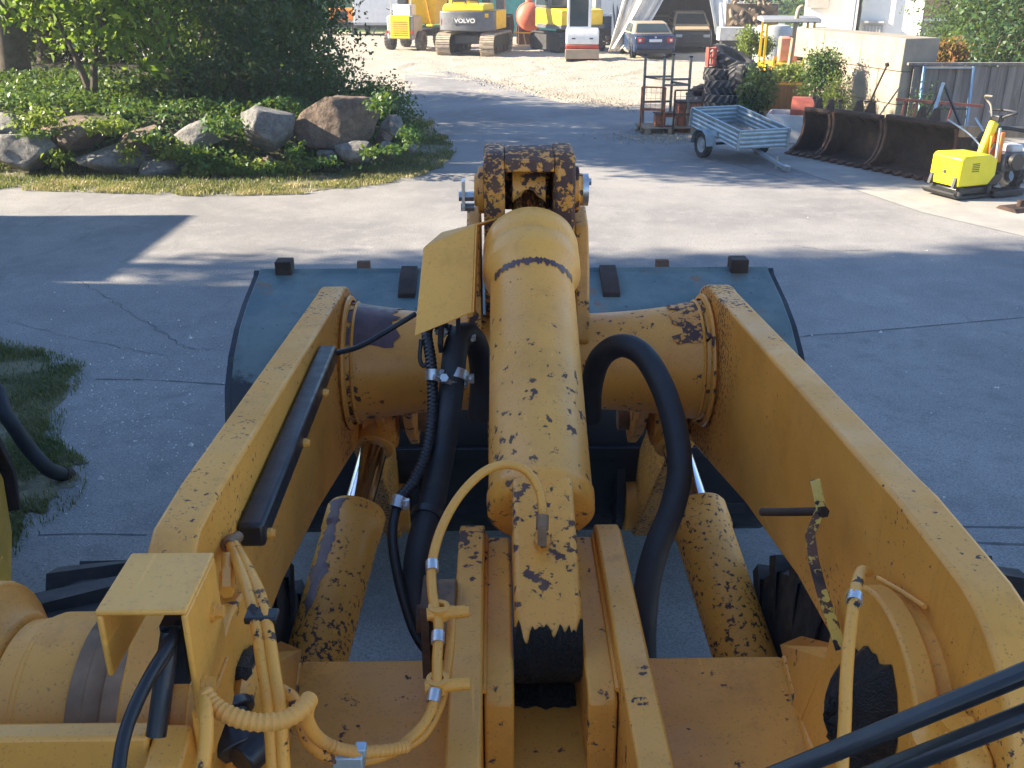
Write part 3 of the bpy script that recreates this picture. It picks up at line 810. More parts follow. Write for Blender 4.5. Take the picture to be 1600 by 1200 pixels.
# cross lips in front of the hubs
for s in (-1,1):
    mb = MB(); mb.bb(s*.60,s*1.25,1.085,1.12,1.55,2.205); mb.build('frame_lip', M['paint_lt'], loader, bevel=.006)
    mb = MB(); mb.prism([(1.0,1.6),(1.015,2.13),(1.05,2.18),(1.12,2.2),(1.14,1.6)], s*.545, s*.598); mb.build('lip_web', M['paint'], loader, bevel=.006)
    mb = MB(); mb.bb(s*.98,s*1.5,1.42,1.50,1.68,1.76); mb.bb(s*.98,s*1.6,1.50,1.95,1.68,1.70); mb.build('fender_step', M['steelrust'], loader)

# cover box on the left arm end
cv = MB(); xo, xi, zt, yn, yf = -.645, -.522, 2.41, 1.10, 1.245
cv.bb(xo,xi,yn,yf,zt-.009,zt); cv.bb(xo,xo+.009,yn,yf,zt-.11,zt-.009); cv.bb(xi-.009,xi,yn,yf,zt-.19,zt-.009)
cover = cv.build('cover_box', M['paint_lt'], loader, bevel=.0035)
for (yy,zz) in ((1.20,2.335),(1.12,2.27)):
    mb = MB(); mb.cyl((xi,yy,zz),(xi+.006,yy,zz),.014,n=16); mb.cyl((xi+.006,yy,zz),(xi+.017,yy,zz),.010,n=6)
    mb.build('bolt', M['paint_lt'], cover, smooth=False)
mb = MB(); mb.bb(xi-.02,xi+.006,1.11,1.23,2.15,2.232); mb.build('cover_bracket', M['paint'], cover, bevel=.003)
mb = MB(); mb.bb(-.57,-.54,1.12,1.18,2.27,2.37); mb.cyl((-.555,1.12,2.36),(-.57,1.05,2.24),.014,n=10); mb.build('sensor', M['blackm'], loader)

# black guard channel along the left arm
a0 = LP(519,552,2.72); a1 = LP(374,838,1.86)
a0.x = a1.x = -.572
dirn=(a1-a0).normalized(); up = Vector((0,-dirn.z,dirn.y)); up = up if up.z>0 else -up
mb = MB(); mb.bar(a0, a1, .05, .052); guard = mb.build('hose_guard', M['blackm'], loader, bevel=.008)
for k in (.26,.56,.97):
    mb = MB(); q = a0.lerp(a1,k) - up*.012; q.x = -.548; mb.cyl(q, q+Vector((.009,0,0)), .011, n=12); mb.cyl(q+Vector((.009,0,0)), q+Vector((.015,0,0)), .008, n=6)
    mb.build('bolt', M['paint_lt'], guard)
# yellow hose guard beside the cylinder
P3 = lambda l: [LP(*q) for q in l]
f1 = P3([(662,386,2.72),(743,350,2.80),(738,488,2.66),(648,524,2.56)])
f2 = P3([(662,386,2.72),(690,362,2.78),(790,337,2.92),(743,350,2.80)])
mb = MB(); mb.sheet(f1, .006, (-.2,.7,-.7)); hg = mb.build('hose_shield', M['paint_lt'], loader, bevel=.003)
mb = MB(); mb.sheet(f2, .006, (0,.3,-1)); mb.build('shield_tab', M['paint_lt'], hg, bevel=.003)
f3 = P3([(743,350,2.80),(746,352,2.86),(741,492,2.72),(738,488,2.66)])
mb = MB(); mb.sheet(f3, .004, (1,0,0)); mb.build('shield_fold', M['paint'], hg)

def hose(name, pts, r, mat, parent=None, corr=0.0, n=10, res=10):
    P = spline([LP(*q) for q in pts], res)
    if corr:
        Q=[P[0]]; step=corr
        acc=0
        for i in range(1,len(P)):
            seg=(P[i]-P[i-1]).length; d0=step-acc
            while d0<=seg: Q.append(P[i-1].lerp(P[i], d0/seg)); d0+=step
            acc=seg-(d0-step)
        mb=MB(); mb.tube(Q, r, n, rfun=lambda i: r if i%2 else r*.86)
    else:
        mb=MB(); mb.tube(P, r, n)
    return mb.build(name, mat, parent or loader)
def clamp(px,py,zc,px2,py2,zc2,r,w=.03,mat='zinc'):
    a=LP(px,py,zc); b=LP(px2,py2,zc2); d=(b-a).normalized()
    mb=MB(); mb.ring(a-d*w/2, a+d*w/2, r*1.14, r*.98, 22)
    s=d.cross(Vector((0,0,1))).normalized(); s = s if s.x>0 else -s
    q=a+s*(r*1.3); mb.box(q,(.018,.014,w*.8)); mb.cyl(q-Vector((0,.02,0)),q+Vector((0,.02,0)),.006,n=8)
    return mb.build('hose_clamp', M[mat], loader)
big=[(748,655,3.02),(752,590,2.98),(745,540,2.90),(727,522,2.82),(712,545,2.76),(704,620,2.70),(692,700,2.64),(676,780,2.56),(658,845,2.48),(650,905,2.44),(658,965,2.42),(690,1025,2.42)]
hose('hydraulic_hose', big, .035, M['rubber'], n=16)
hose('corrugated_hose', [(715,522,2.80),(695,512,2.80),(676,505,2.78),(667,520,2.74),(674,570,2.70),(676,640,2.66),(668,700,2.60),(648,750,2.54),(622,782,2.48)], .0165, M['cable'], corr=.006, n=12)
hose('thin_hose', [(622,782,2.48),(613,830,2.44),(618,880,2.42),(632,940,2.40),(655,1000,2.38),(700,1050,2.36)], .013, M['cable'])
hose('hydraulic_hose', [(922,655,2.98),(924,605,2.92),(938,560,2.84),(970,540,2.78),(1005,555,2.74),(1035,605,2.70),(1055,670,2.66),(1062,735,2.62),(1050,795,2.58),(1028,850,2.54),(1012,910,2.50),(1005,980,2.48),(1005,1040,2.48)], .034, M['rubber'], n=16)
clamp(676,585,2.68,676,600,2.68,.018); clamp(710,590,2.73,705,625,2.70,.036); clamp(622,785,2.47,617,800,2.46,.017,.03); clamp(667,805,2.53,663,820,2.51,.036,.02,'blackm')
clamp(690,516,2.80,676,508,2.79,.017); clamp(722,523,2.81,716,530,2.80,.03,.02)
mb=MB(); mb.bar(LP(676,588,2.66),LP(712,598,2.70),.03,.012); mb.cyl(LP(694,590,2.64),LP(694,596,2.72),.012,n=6); mb.build('clamp_bracket', M['zinc'], loader)
hose('brake_line', [(658,530,2.72),(656,560,2.72),(662,572,2.72),(670,560,2.72),(672,530,2.74)], .006, M['cable'])
hose('cable', [(523,552,2.72),(560,542,2.78),(600,520,2.82),(650,490,2.84)], .008, M['cable'])
mb=MB(); mb.bar(LP(690,500,2.76),LP(688,545,2.72),.012,.05); mb.bar(LP(716,488,2.78),LP(716,530,2.76),.012,.03); mb.build('shield_strut', M['blackm'], loader)
# grease pipes
YP='paint_wn'
M['pipe']=paint('painted_pipe', (.78,.33,.045), chip=(.02,.017,.016), thr=.66, scale=26, mamp=.35, mask=6)
hose('grease_pipe', [(847,838,2.01),(848,800,2.02),(842,765,2.04),(822,736,2.06),(790,726,2.06),(755,738,2.02),(718,775,1.97),(690,825,1.92),(675,880,1.87),(676,930,1.82),(685,975,1.78),(683,1030,1.73),(682,1070,1.69),(672,1115,1.66),(645,1150,1.63),(600,1180,1.60),(540,1190,1.57),(515,1180,1.55)], .0095, M['pipe'])
hose('grease_pipe', [(706,950,1.86),(704,1000,1.80),(698,1050,1.76),(688,1100,1.70),(660,1150,1.66),(610,1178,1.63)], .0085, M['pipe'])
mb=MB()
n0=LP(848,842,2.0); mb.cyl(LP(848,805,2.0),LP(847,828,1.99),.013,n=12); mb.cyl(LP(847,822,1.985),LP(847,852,1.985),.0105,n=6); mb.build('pipe_fitting', M['drum'], loader)
for (px,py,zc) in ((686,955,1.80),(684,1068,1.70)):
    a=LP(px,py,zc); mb=MB(); mb.cyl(a+Vector((-.022,-.01,0)),a+Vector((.055,0,0)),.0115,n=14); mb.ring(a+Vector((0,0,-.012)),a+Vector((0,0,.012)),.02,.011,18); mb.build('pipe_clamp', M['pipe'], loader)
for p_,q_,f_ in (((685,975,1.78),(683,1030,1.73),.4),((682,1070,1.69),(672,1115,1.66),.4),((675,880,1.87),(676,930,1.82),.1)):
    a=LP(*p_); b=LP(*q_); d=(b-a).normalized(); a=a.lerp(b,f_); mb=MB(); mb.ring(a-d*.011,a+d*.011,.0125,.009,16); mb.build('clamp_band', M['zinc'], loader)
for i,dx in enumerate((0,17)):
    hose('grease_pipe', [(360+dx*.3,850,1.76),(374+dx*.7,885,1.65),(390+dx,930,1.54),(402+dx,985,1.47),(411+dx,1045,1.43),(420+dx,1105,1.40),(426+dx,1190,1.40),(432+dx,1290,1.40)], .0095, M['pipe'])
a=LP(399,963,1.49); mb=MB(); mb.box(a+Vector((.01,0,0)),(.05,.028,.012)); mb.build('pipe_tie', M['cable'], loader, bevel=.003)
a=LP(360,850,1.76); mb=MB(); mb.cyl(LP(372,838,1.80),LP(358,852,1.76),.011,n=10); mb.ring(a-Vector((0,.01,0)),a+Vector((0,.01,0)),.015,.008,14); mb.build('pipe_joint', M['drum'], loader)
mb=MB(); mb.cyl(LP(355,870,1.70),LP(355,920,1.62),.010,n=10); mb.cyl(LP(355,895,1.66),LP(355,925,1.61),.013,n=6); mb.build('side_fitting', M['pipe'], loader)
M['conduit']=simple('tan_conduit', (.72,.31,.055), .5, var=.12, dirt=(.3,.14,.04))
hose('conduit', [(318,1082,1.34),(335,1103,1.33),(365,1120,1.32),(405,1129,1.32),(445,1124,1.33),(472,1108,1.35),(484,1092,1.38)], .0135, M['conduit'], corr=.0045, n=14)
hose('conduit', [(484,1092,1.38),(480,1125,1.42),(500,1155,1.51),(540,1172,1.53),(590,1174,1.56),(640,1166,1.60)], .0105, M['conduit'], corr=.004, n=12)
hose('chipped_pipe', [(438,1078,1.53),(458,1092,1.52),(470,1125,1.51),(480,1155,1.51),(505,1178,1.53),(540,1188,1.55)], .0105, M['paint_hv'])
hose('drain_pipe', [(318,1085,1.34),(322,1120,1.30),(322,1160,1.28),(315,1215,1.26)], .0095, M['pipe'])
hose('cable', [(278,975,1.36),(262,1010,1.33),(235,1055,1.30),(208,1110,1.26),(192,1160,1.23),(184,1215,1.20)], .009, M['cable'])
hose('cable', [(284,972,1.37),(262,1022,1.33),(228,1075,1.29),(205,1125,1.26)], .007, M['cable'])
mb=MB(); a=LP(545,1187,1.55); mb.box(a,(.05,.03,.035)); mb.box(a+Vector((.02,0,.02)),(.02,.02,.02)); mb.build('junction_clamp', M['galv'], loader, bevel=.004)
# hydraulic stubs between left tower and deck
mb=MB()
a,b=LP(348,1115,1.55),LP(372,1175,1.52); mb.cyl(a,b,.04,n=20); mb.cyl(a-(b-a)*.1,a+(b-a)*.15,.05,n=20)
mb.cyl(LP(375,1190,1.5),LP(425,1140,1.55),.03,n=16); mb.build('hydraulic_stub', M['blackm'], loader, bevel=.003)
for s,px,py in ((-1,428,1160),(1,1298,1165)):
    a=LP(px,py,1.55); mb=MB(); mb.ring((a.x,a.y,1.72),(a.x,a.y,1.80),.055,.047,28); mb.build('deck_sleeve', M['paint_wn'], loader)
# right arm bracket strip and rod
st=[(1274,752,1.96),(1283,795,1.92),(1266,838,1.88),(1272,880,1.84),(1284,925,1.80),(1300,970,1.77),(1314,1015,1.74)]
P=[LP(*q) for q in st]
mb=MB(); w=Vector((.011,.004,0))
for i in range(len(P)-1):
    mb.sheet([P[i]-w,P[i+1]-w,P[i+1]+w,P[i]+w], .02, (.3,1,-.3))
M['palepaint']=paint('pale_yellow_paint', (.66,.42,.08), chip=(.02,.017,.014), thr=.56, scale=40, mamp=.3)
strip=mb.build('bent_bracket', M['palepaint'], loader)
mb=MB(); mb.tube(spline([LP(1190,800,2.06),LP(1230,800,2.0),LP(1279,799,1.93)],6), .0085, 10); mb.cyl(LP(1288,800,1.91),LP(1279,800,1.93),.012,n=6); mb.build('rod', M['darkrust'], strip)
hose('grease_pipe', [(1356,893,1.66),(1346,893,1.60),(1338,915,1.53),(1333,950,1.49),(1326,1010,1.45),(1322,1070,1.42),(1320,1130,1.40),(1316,1190,1.38),(1312,1290,1.36)], .0095, M['pipe'])
mb=MB(); a=LP(1338,915,1.53); b=LP(1333,950,1.49); d=(b-a).normalized(); a=a.lerp(b,.6); mb.ring(a-d*.009,a+d*.009,.0125,.009,14); mb.build('clamp_band', M['zinc'], loader)
mb=MB(); mb.tube([LP(1372,903,1.74),LP(1410,925,1.66),LP(1445,948,1.58)], .0045, 8); mb.build('weld_bead', M['paint_lt'], loader)
mb=MB(); mb.lathe([(.03,0),(.033,.015),(.022,.03),(.022,.06),(.03,.075)], LP(1448,1168,1.46), (.3,-.2,.9), 20); mb.build('valve_knob', M['paint'], loader)
# inner kerb flange of the right tower
# wipers: pivots sit on the windscreen cowl just below the view
mb=MB(); mb.bar(LP(1180,1224,.80),LP(1640,1036,.72),.0155,.012); mb.bar(LP(1150,1236,.80),LP(1180,1224,.80),.02,.016); mb.build('wiper_arm', M['blackm'], loader, bevel=.004)
mb=MB(); mb.bar(LP(1330,1225,.78),LP(1640,1103,.71),.017,.012); mb.build('wiper_arm', M['blackm'], loader, bevel=.004)

# ================================================================== THINGS IN THE YARD
M['dullred']=simple('dull_red_paint',(.12,.036,.03),.75,var=.3,scale=8,dirt=(.06,.035,.025))
# ---- concrete block wall
w0, w1 = Vector((8.1,21.2,0)), Vector((7.15,24.9,0))
wd = (w1-w0).normalized(); wr = math.atan2(wd.y, wd.x)
cw = thing('concrete_wall', 'stacked concrete block wall lit on its long side beside the timber fence', 'wall', w0, wr)
for c in range(3):
    x = 0.0 if c % 2 == 0 else -.0
    for k in range(3):
        L = 1.55 if not (c == 1 and k == 0) else .8
        x1 = min(x+L, 4.4)
        jx, jz = .012, .668
        MB().bb(x+.006, x1-.006, -.84+.004*c, .0-.003*((c+k)%2), c*jz+.004, (c+1)*jz-.006).build('concrete_block', M['concrete'], cw, bevel=.018)
        x = x1
        if x >= 4.4: break
# ---- timber fence
fence = thing('timber_fence', 'grey weathered board fence with dark cap rail beside the concrete wall', 'fence', (8.35,21.15,0))
rnd = random.Random(1)
for i in range(30):
    x = i*.178; off = .0 if i % 2 else .022
    MB().bb(x, x+.186, off, off+.02, .05, 1.46+rnd.uniform(-.01,.01)).build('board', M['fencewood'], fence, bevel=.003)
MB().bb(-.15,5.4,-.05,.09,1.475,1.53).build('cap_rail', M['fencewood'], fence, bevel=.004)
MB().bb(0,5.4,.045,.09,.35,.45).build('rail', M['fencewood'], fence)
for x in (.3,2.2,4.1): MB().bb(x,x+.09,.092,.18,0,1.45).build('post', M['fencewood'], fence)
bf = thing('blue_steel_frame', 'pale blue steel frame leaning on the timber fence', 'frame', (8.52,21.02,0))  # plain blue steel frame, not a goal
for x in (0,1.02): MB().bar((x,-.12,0),(x,.06,1.46),.065,.04).build('upright', M['bluepaint'], bf)
MB().bar((.034,.062,1.435),(.986,.062,1.435),.05,.035).build('top_bar', M['lgrey'], bf)
MB().bar((.034,-.045,.62),(.986,-.045,.62),.03,.03).build('cross_bar', M['dark'], bf)
# ---- white houses behind
house = thing('white_house', 'white rendered house with drainpipe and grey garage shutter behind concrete wall', 'house', (0,0,0))
def wq(px0,px1,Y,z0,z1,th,name,mat,parent):
    a=PY(px0,30,Y); b=PY(px1,30,Y)
    return MB().bb(a.x,b.x,Y,Y+th,z0,z1).build(name,mat,parent)
wq(1346,1436,42,0,6,8,'main_wall',M['wallwhite'],house)
wq(1322,1346,41.6,0,5.6,.35,'corner_wall',M['wallwhite'],house)
wq(1250,1322,42.6,0,5.2,6,'side_wing',M['wallwhite'],house)
wq(1252,1290,42.3,0,1.22,.25,'plinth',M['roofgrey'],house)
wq(1256,1289,42.4,1.95,4.5,.15,'wood_panel',M['cladgrey'],house)
a=PY(1343,30,41.5); MB().cyl((a.x,41.45,0),(a.x,41.45,6),.06,n=12).build('drainpipe',M['lgrey'],house)
wq(1352,1382,41.9,0,1.32,.08,'garage_shutter',M['lgrey'],house)
for k in range(6):
    a=PY(1353+k*5,30,41.86); MB().bb(a.x,a.x+.03,41.86,41.9,0,1.3).build('shutter_rib',M['offwhite'],house)
wq(1350,1386,41.7,1.42,1.5,.28,'shutter_lintel',M['lgrey'],house)
a=PY(1250,30,42); b=PY(1436,30,42)
hc=Vector((PY(1370,30,42).x,42,0)); house.rotation_euler=(0,0,R(-22)); house.location=hc-(Matrix.Rotation(R(-22),3,'Z')@hc)
MB().prism([(41,5.6),(52,5.6),(46.5,8.5)], a.x-.6, b.x+.6).build('roof',M['roofgrey'],house)
barn = thing('timber_house', 'red brown timber clad house with white base trim behind the shrubs', 'house')
wq(1425,1520,43,1.55,6,6,'upper_cladding',M['wallpink'],barn)
wq(1425,1520,43.1,0,1.45,5.9,'base_wall',M['cladgrey'],barn)
wq(1424,1521,42.9,1.45,1.55,.5,'trim_board',M['white'],barn)
wq(1419,1425.5,42.85,0,6,.6,'corner_board',M['offwhite'],barn)
for k in range(12):
    a=PY(1428+k*7.5,30,42.98); MB().bb(a.x,a.x+.03,42.975,43,1.55,5.9).build('cover_strip',M['wallpink'],barn)
MB().bb(PY(1418,30,43).x,PY(1526,30,43).x,42.6,49.5,6,6.3).build('roof',M['roofgrey'],barn)

# ---- excavator buckets standing in a row
def exc_bucket(label, loc, rz, W, H, nteeth, mat):
    b = thing('excavator_bucket', label, 'bucket', loc, rz, 'rusty excavator buckets in a row')
    D = H*.95
    pr = [(-D*.52,.03)] + [(-.1*D,.02)] + arc((.02*D,H*.42), H*.40, -80, 60, 12) + [(.0,H*.86),(-.16*D,H*.93),(-.22*D,H*.90)]
    t=MB(); t.shell(pr,-W/2,W/2,.025); t.build('shell',mat,b,angle=50)
    for s in (-1,1):
        side=[(-D*.52,.03)]+pr[1:]
        MB().prism([(-D*.18,H*.78),(-D*.16,H*.60),(-D*.21,H*.36),(-D*.34,H*.16),(-D*.50,.05)]+[(p[0]*.985,p[1]) for p in pr[1:]], s*(W/2+.001), s*(W/2+.026)).build('side_plate',mat,b)
        MB().shell([(-D*.53,.045),(-D*.33,H*.16),(-D*.20,H*.36),(-D*.15,H*.60),(-D*.17,H*.78),(-D*.22,H*.90)], s*(W/2-.02), s*(W/2+.032), .03).build('side_edge',M['steelrust'],b)
    MB().bb(-W/2-.02,W/2+.02,-D*.60,-D*.48,.01,.045).build('cutting_edge',M['steelrust'],b)
    for k in range(nteeth):
        x=lerp(-W/2+.06,W/2-.06,k/(nteeth-1))
        MB().prism([(-D*.56,.0),(-D*.56,.07),(-D*.74,.035),(-D*.74,.015)], x-.045, x+.045).build('tooth',M['steelrust'],b)
    MB().bb(-W/2,W/2,-.24*D,-.12*D,H*.9,H*.97).build('top_beam',M['darkrust'],b,bevel=.01)
    for x in (-.14,.14):
        MB().prism([(.0,H*.82),(-.16*D,H*.95),(-.06*D,H*1.15),(.06*D,H*1.17),(.2*D,H*.7)], x-.02, x+.02).build('hanger_ear',M['darkrust'],b)
    return b
W_AX=None
rs = [('narrow dark excavator bucket at the galvanised trailer end of the bucket row',1262,246,.62,.88,4,'darkrust'),
      ('medium rusty excavator bucket with a toothed edge between two other buckets',1326,262,1.08,.92,6,'darkrust'),
      ('widest rusty excavator bucket beside the yellow plate compactor',1428,280,1.42,.95,7,'darkrust')]
q0,q1=G(1230,242),G(1440,284); qd=(q1-q0).normalized(); th=math.atan2(qd.y,qd.x); acc=0.0
for lab,px,py,W,H,n,m in rs:
    c=q0+qd*(acc+W/2); acc+=W+.09; D=H*.95
    b_=c+Vector((-math.sin(th),math.cos(th),0))*D*.62
    exc_bucket(lab,(b_.x,b_.y,.026),th,W,H,n,M[m])
# rusty red rack and A-frame poles behind
rk = thing('red_rack','dull rusty red steel rack standing behind the widest bucket','rack',(7.75,19.5,.026),R(-12))
MB().bar((-.3,0,.95),(1.3,0,.86),.05,.05).build('top_rail',M['dullred'],rk)
for x in (-.12,.1,.75): MB().bar((x-.1,0,0),(x,0,.92),.035,.035).build('upright',M['dullred'],rk)
for x in (-.2,.3): MB().bar((x,0,.1),(x+.25,0,.88),.02,.02).build('brace',M['steelrust'],rk)
MB().bar((-.35,-.05,.42),(.1,-.05,.42),.05,.08).build('shelf_bar',M['steelrust'],rk)
af = thing('a_frame','black steel A-frame with pale tip leaning above the widest bucket','steel frame',(8.35,18.4,.026),R(0))
ap=PY(1474,130,18.4); o0=Vector((8.35,18.4,.026))
def rel(px,py,Y): return PY(px,py,Y)-o0
MB().bar(rel(1474,130,18.4),rel(1450,204,17.9),.05,.05).build('pale_leg',M['galv'],af)
MB().bar(rel(1475,132,18.45),rel(1504,203,18.0),.035,.035).build('dark_leg',M['blackm'],af)
MB().bar(rel(1473,134,18.5),rel(1440,192,19.0),.03,.03).build('rear_leg',M['blackm'],af)
MB().bar(rel(1450,200,17.9),(rel(1450,204,17.9).x-.02,-.5,0),.04,.04).build('foot_bar',M['darkrust'],af)
MB().bar(rel(1504,203,18.0),(rel(1504,203,18.0).x+.05,-.4,0),.03,.03).build('foot_bar',M['darkrust'],af)
MB().bar(rel(1440,192,19.0),(rel(1440,192,19.0).x,.65,0),.03,.03).build('foot_bar',M['darkrust'],af)
pp = thing('steel_prop','thin rusty steel prop leaning against the concrete wall','prop',G(1338,205))
o1=Vector(pp.location)
p1=PY(1386,102,21.0)
MB().bar((0,0,.03),p1-o1,.03,.03).build('pole',M['darkrust'],pp)
MB().cyl(p1-o1-Vector((.03,0,0)),p1-o1+Vector((.03,0,.02)),.045,n=10).build('tip',M['darkrust'],pp)
q=(p1-o1)*.46; MB().bar(q-Vector((.12,0,-.02)),q+Vector((.14,0,.0)),.02,.03).build('handle',M['darkrust'],pp)

# ---- white tub with red scrap
tb=thing('white_tub','dented white tub holding red scrap behind the buckets','tub',(5.95,20.6,.026),R(-20))
for a in (((-.65,.65,-.45,-.42),0),((-.65,.65,.42,.45),0),((-.65,-.62,-.42,.42),0),((.62,.65,-.42,.42),0)):
    x0,x1,y0,y1=a[0]; MB().bb(x0,x1,y0,y1,.0,.56).build('side',M['offwhite'],tb,bevel=.008)
MB().bb(-.615,.615,-.415,.415,.25,.28).build('floor',M['offwhite'],tb)
rs_=thing('red_scrap','red painted scrap panel lying in the white tub','scrap',(5.95,20.6,.31),R(-20))
MB().prism(arc((0,.25),.35,20,160,8)+[(-.2,.2),(.2,.2)],-.2,.25).build('curved_panel',M['salmon'],rs_)
MB().box((.3,0,.2),(.5,.3,.03),rx=.3).build('flat_panel',M['red'],rs_)
for i,(px0,py0,px1,py1) in enumerate(((1272,152,1300,190),(1312,158,1317,195),(1300,176,1290,192))):
    a=PY(px0,py0,19.9); b=PY(px1,py1,19.2); b.z=max(b.z,.05)
    o=thing('steel_bar',['bent black steel bar sticking up from the narrow bucket','short upright black steel bar behind the middle bucket','stubby black bar leaning beside the white tub'][i],'steel bar',(b.x,b.y,b.z))
    MB().bar((0,0,-b.z+.03),a-b,.04,.04).build('shaft',M['blackm'],o); MB().box(a-b,(.07,.07,.05)).build('end_plate',M['darkrust'],o)

# ---- galvanised car trailer
def rib_panel(L, H, th=.02, nr=4):      # horizontally corrugated sheet, local x = length, z = height
    pr=[]; n=nr*4
    for i in range(n+1):
        z=H*i/n; pr.append(((.012 if (i%4) in (1,2) else 0.0), z))
    m=MB(); m.shell(pr, 0, L, .006); return m
tr=thing('car_trailer','small galvanised box trailer with ribbed sides and drawbar on the ground','trailer',(4.22,18.75,.026),R(-160.5)); tr.scale=(.88,.88,.88)
# local +y points to the drawbar
TL,TW,TH=2.0,1.16,.36; tilt_a=R(-6.5)
Tm=Matrix.Translation((0,.05,.44)) @ Matrix.Rotation(tilt_a,4,'X')
def tpart(m,name,mat,par=None,Mx=None,**k):
    m.v=[tuple(Tm @ ((Mx or Matrix()) @ Vector(v))) for v in m.v]; return m.build(name,mat,par or tr,**k)
for s in (-1,1):
    Mx=Matrix.Translation((s*TW/2, -TL/2, 0)) @ Matrix.Rotation(R(90),4,'Z')
    sp_=tpart(rib_panel(TL,TH),'side_panel',M['galv'],None,Mx,smooth=False)
    tpart(MB().bb(s*TW/2-.022,s*TW/2+.022,-TL/2-.02,TL/2+.02,TH,TH+.03),'top_rail',M['galv'],sp_,bevel=.006)
for s in (-1,1):
    Mx=Matrix.Translation((-TW/2,s*TL/2,0))
    ep=tpart(rib_panel(TW,TH),'end_panel',M['galv'],None,Mx,smooth=False)
    tpart(MB().bb(-TW/2+.025,TW/2-.025,s*TL/2-.02,s*TL/2+.02,TH,TH+.03),'top_rail',M['galv'],ep,bevel=.006)
    for q in (-1,1): tpart(MB().bb(q*TW/2-.028,q*TW/2+.028,s*TL/2-.028,s*TL/2+.028,-.02,TH-.003),'corner_post',M['galv'])
tpart(MB().bb(-TW/2+.02,TW/2-.02,-TL/2+.02,TL/2-.02,.0,.02),'floor',M['trough'])
tpart(MB().bar((0,TL/2-.6,-.06),(0,TL/2+.85,-.16),.07,.06),'drawbar',M['galv'])
tpart(MB().bb(-.05,.05,TL/2+.85,TL/2+1.0,-.20,-.10),'coupling',M['zinc'])
MB().bar((0,TL/2+.6,.25),(0,TL/2+.6,0),.04,.04).build('prop_stand',M['zinc'],tr)
MB().bar((-TW/2-.1,-.1,.27),(TW/2+.1,-.1,.27),.05,.05).build('axle',M['dark'],tr)
for s in (-1,1):
    wm=MB(); tyre_mb(wm,(s*(TW/2+.13),-.1,.27),(1,0,0),.27,.16,.165,24,.008); wh=wm.build('wheel',M['tyre'],tr)
    r_=MB(); r_.lathe([(.03,.05),(.07,.05),(.09,.01),(.14,.02),(.165,.06),(.165,-.06)],(s*(TW/2+.13),-.1,.27),(s,0,0),28); r_.build('rim',M['lgrey'],wh)
    fm=MB(); pl=[(-.44,.26),(-.36,.46),(-.22,.575),(.02,.575),(.16,.50),(.25,.28)]
    fm.shell(pl, s*(TW/2+.03), s*(TW/2+.26), .008); fm.build('mudguard',M['galv'],tr)
    if s>0 or True:
        MB().bb(s*(TW/2+.01),s*(TW/2+.03),-.44,.25,.46,.58).build('mudguard_web',M['galv'],tr)

# ---- stillage rack with posts, rusty gates on a pallet
def pallet(label, loc, rz, sc=1.0, group=None, h=.144):
    p=thing('pallet',label,'pallet',loc,rz,group)
    for k in range(7): MB().bb(-.6*sc,.6*sc,(-.4+k*.1186)*sc,(-.4+k*.1186+.088)*sc,h-.022,h).build('slat',M['pallet'],p)
    for y in (-.34,0,.34):
        for x in (-.5,0,.5): MB().bb((x-.06)*sc,(x+.06)*sc,(y-.05)*sc,(y+.05)*sc,.022,h-.024).build('block',M['pallet'],p)
        MB().bb(-.6*sc,.6*sc,(y-.05)*sc,(y+.05)*sc,0,.02).build('runner',M['pallet'],p)
    return p
pc=G(1040,208); pallet('wooden pallet under the rusty gates beside the galvanised trailer',(pc.x,pc.y,.026),R(8))
rack=thing('post_rack','tall grey steel rack with four upright posts on a pallet','rack',(pc.x,pc.y,.172),R(8))
posts=[(-.42,.42),(.20,.42),(-.17,-.2),(.40,-.2)]
for i,(x,y) in enumerate(posts):
    MB().bb(x-.025,x+.025,y-.025,y+.025,.0,1.42).build('post',M['greypost'],rack,bevel=.004)
    MB().bb(x-.032,x+.032,y-.032,y+.032,1.42,1.45).build('post_cap',M['dark'],rack)
for (a,b,z) in ((0,1,.98),(2,3,.98),(2,3,.86),(0,1,.45),(0,2,.98),(1,3,.86)):
    p,q=posts[a],posts[b]; d=Vector((q[0]-p[0],q[1]-p[1],0)).normalized()*.026
    MB().bar(Vector((*p,z))+d,Vector((*q,z))-d,.03,.045).build('cross_bar',M['greypost'],rack)
gate=thing('rusty_gate','rusty orange steel gate frame standing on the front of the pallet','gate',(pc.x-.18,pc.y-.28,.172),R(-14))
def gframe(g,x0,x1,z0,z1,mat,mid=True):
    MB().bar((x0,0,0),(x0,0,z1),.035,.035).build('upright',mat,g); MB().bar((x1,0,0),(x1,0,z1),.035,.035).build('upright',mat,g)
    MB().bar((x0,0,z1),(x1,0,z1),.03,.03).build('top_rail',mat,g); MB().bar((x0,0,z0),(x1,0,z0),.045,.045).build('mid_rail',mat,g)
    if mid:
        for k in range(1,5): MB().bar((lerp(x0,x1,k/5),.004,z0),(lerp(x0,x1,k/5),.004,z1),.006,.006).build('wire',mat,g)
        for k in range(1,4): MB().bar((x0,0,lerp(z0,z1,k/4)),(x1,0,lerp(z0,z1,k/4)),.006,.006).build('wire',mat,g)
gframe(gate,-.42,.08,.36,.82,M['rust_or'])
gate2=thing('rusty_gate','dark rusty gate frame with mesh between the rack and the trailer','gate',(pc.x+.42,pc.y-.36,.026),R(6))
gframe(gate2,-.33,.28,.42,.92,M['steelrust'])
cr_=thing('rusty_crate','rusty orange steel crate on the pallet under the gate frames','crate',(pc.x-.05,pc.y-.12,.172),R(5))
MB().bb(-.22,.20,-.12,.14,.0,.26).build('body',M['rust_or'],cr_,bevel=.008); MB().bb(-.02,.18,-.15,-.125,.03,.2).build('tag_plate',M['offwhite'],cr_); MB().bb(-.24,.22,-.14,.16,.262,.28).build('rim',M['steelrust'],cr_)
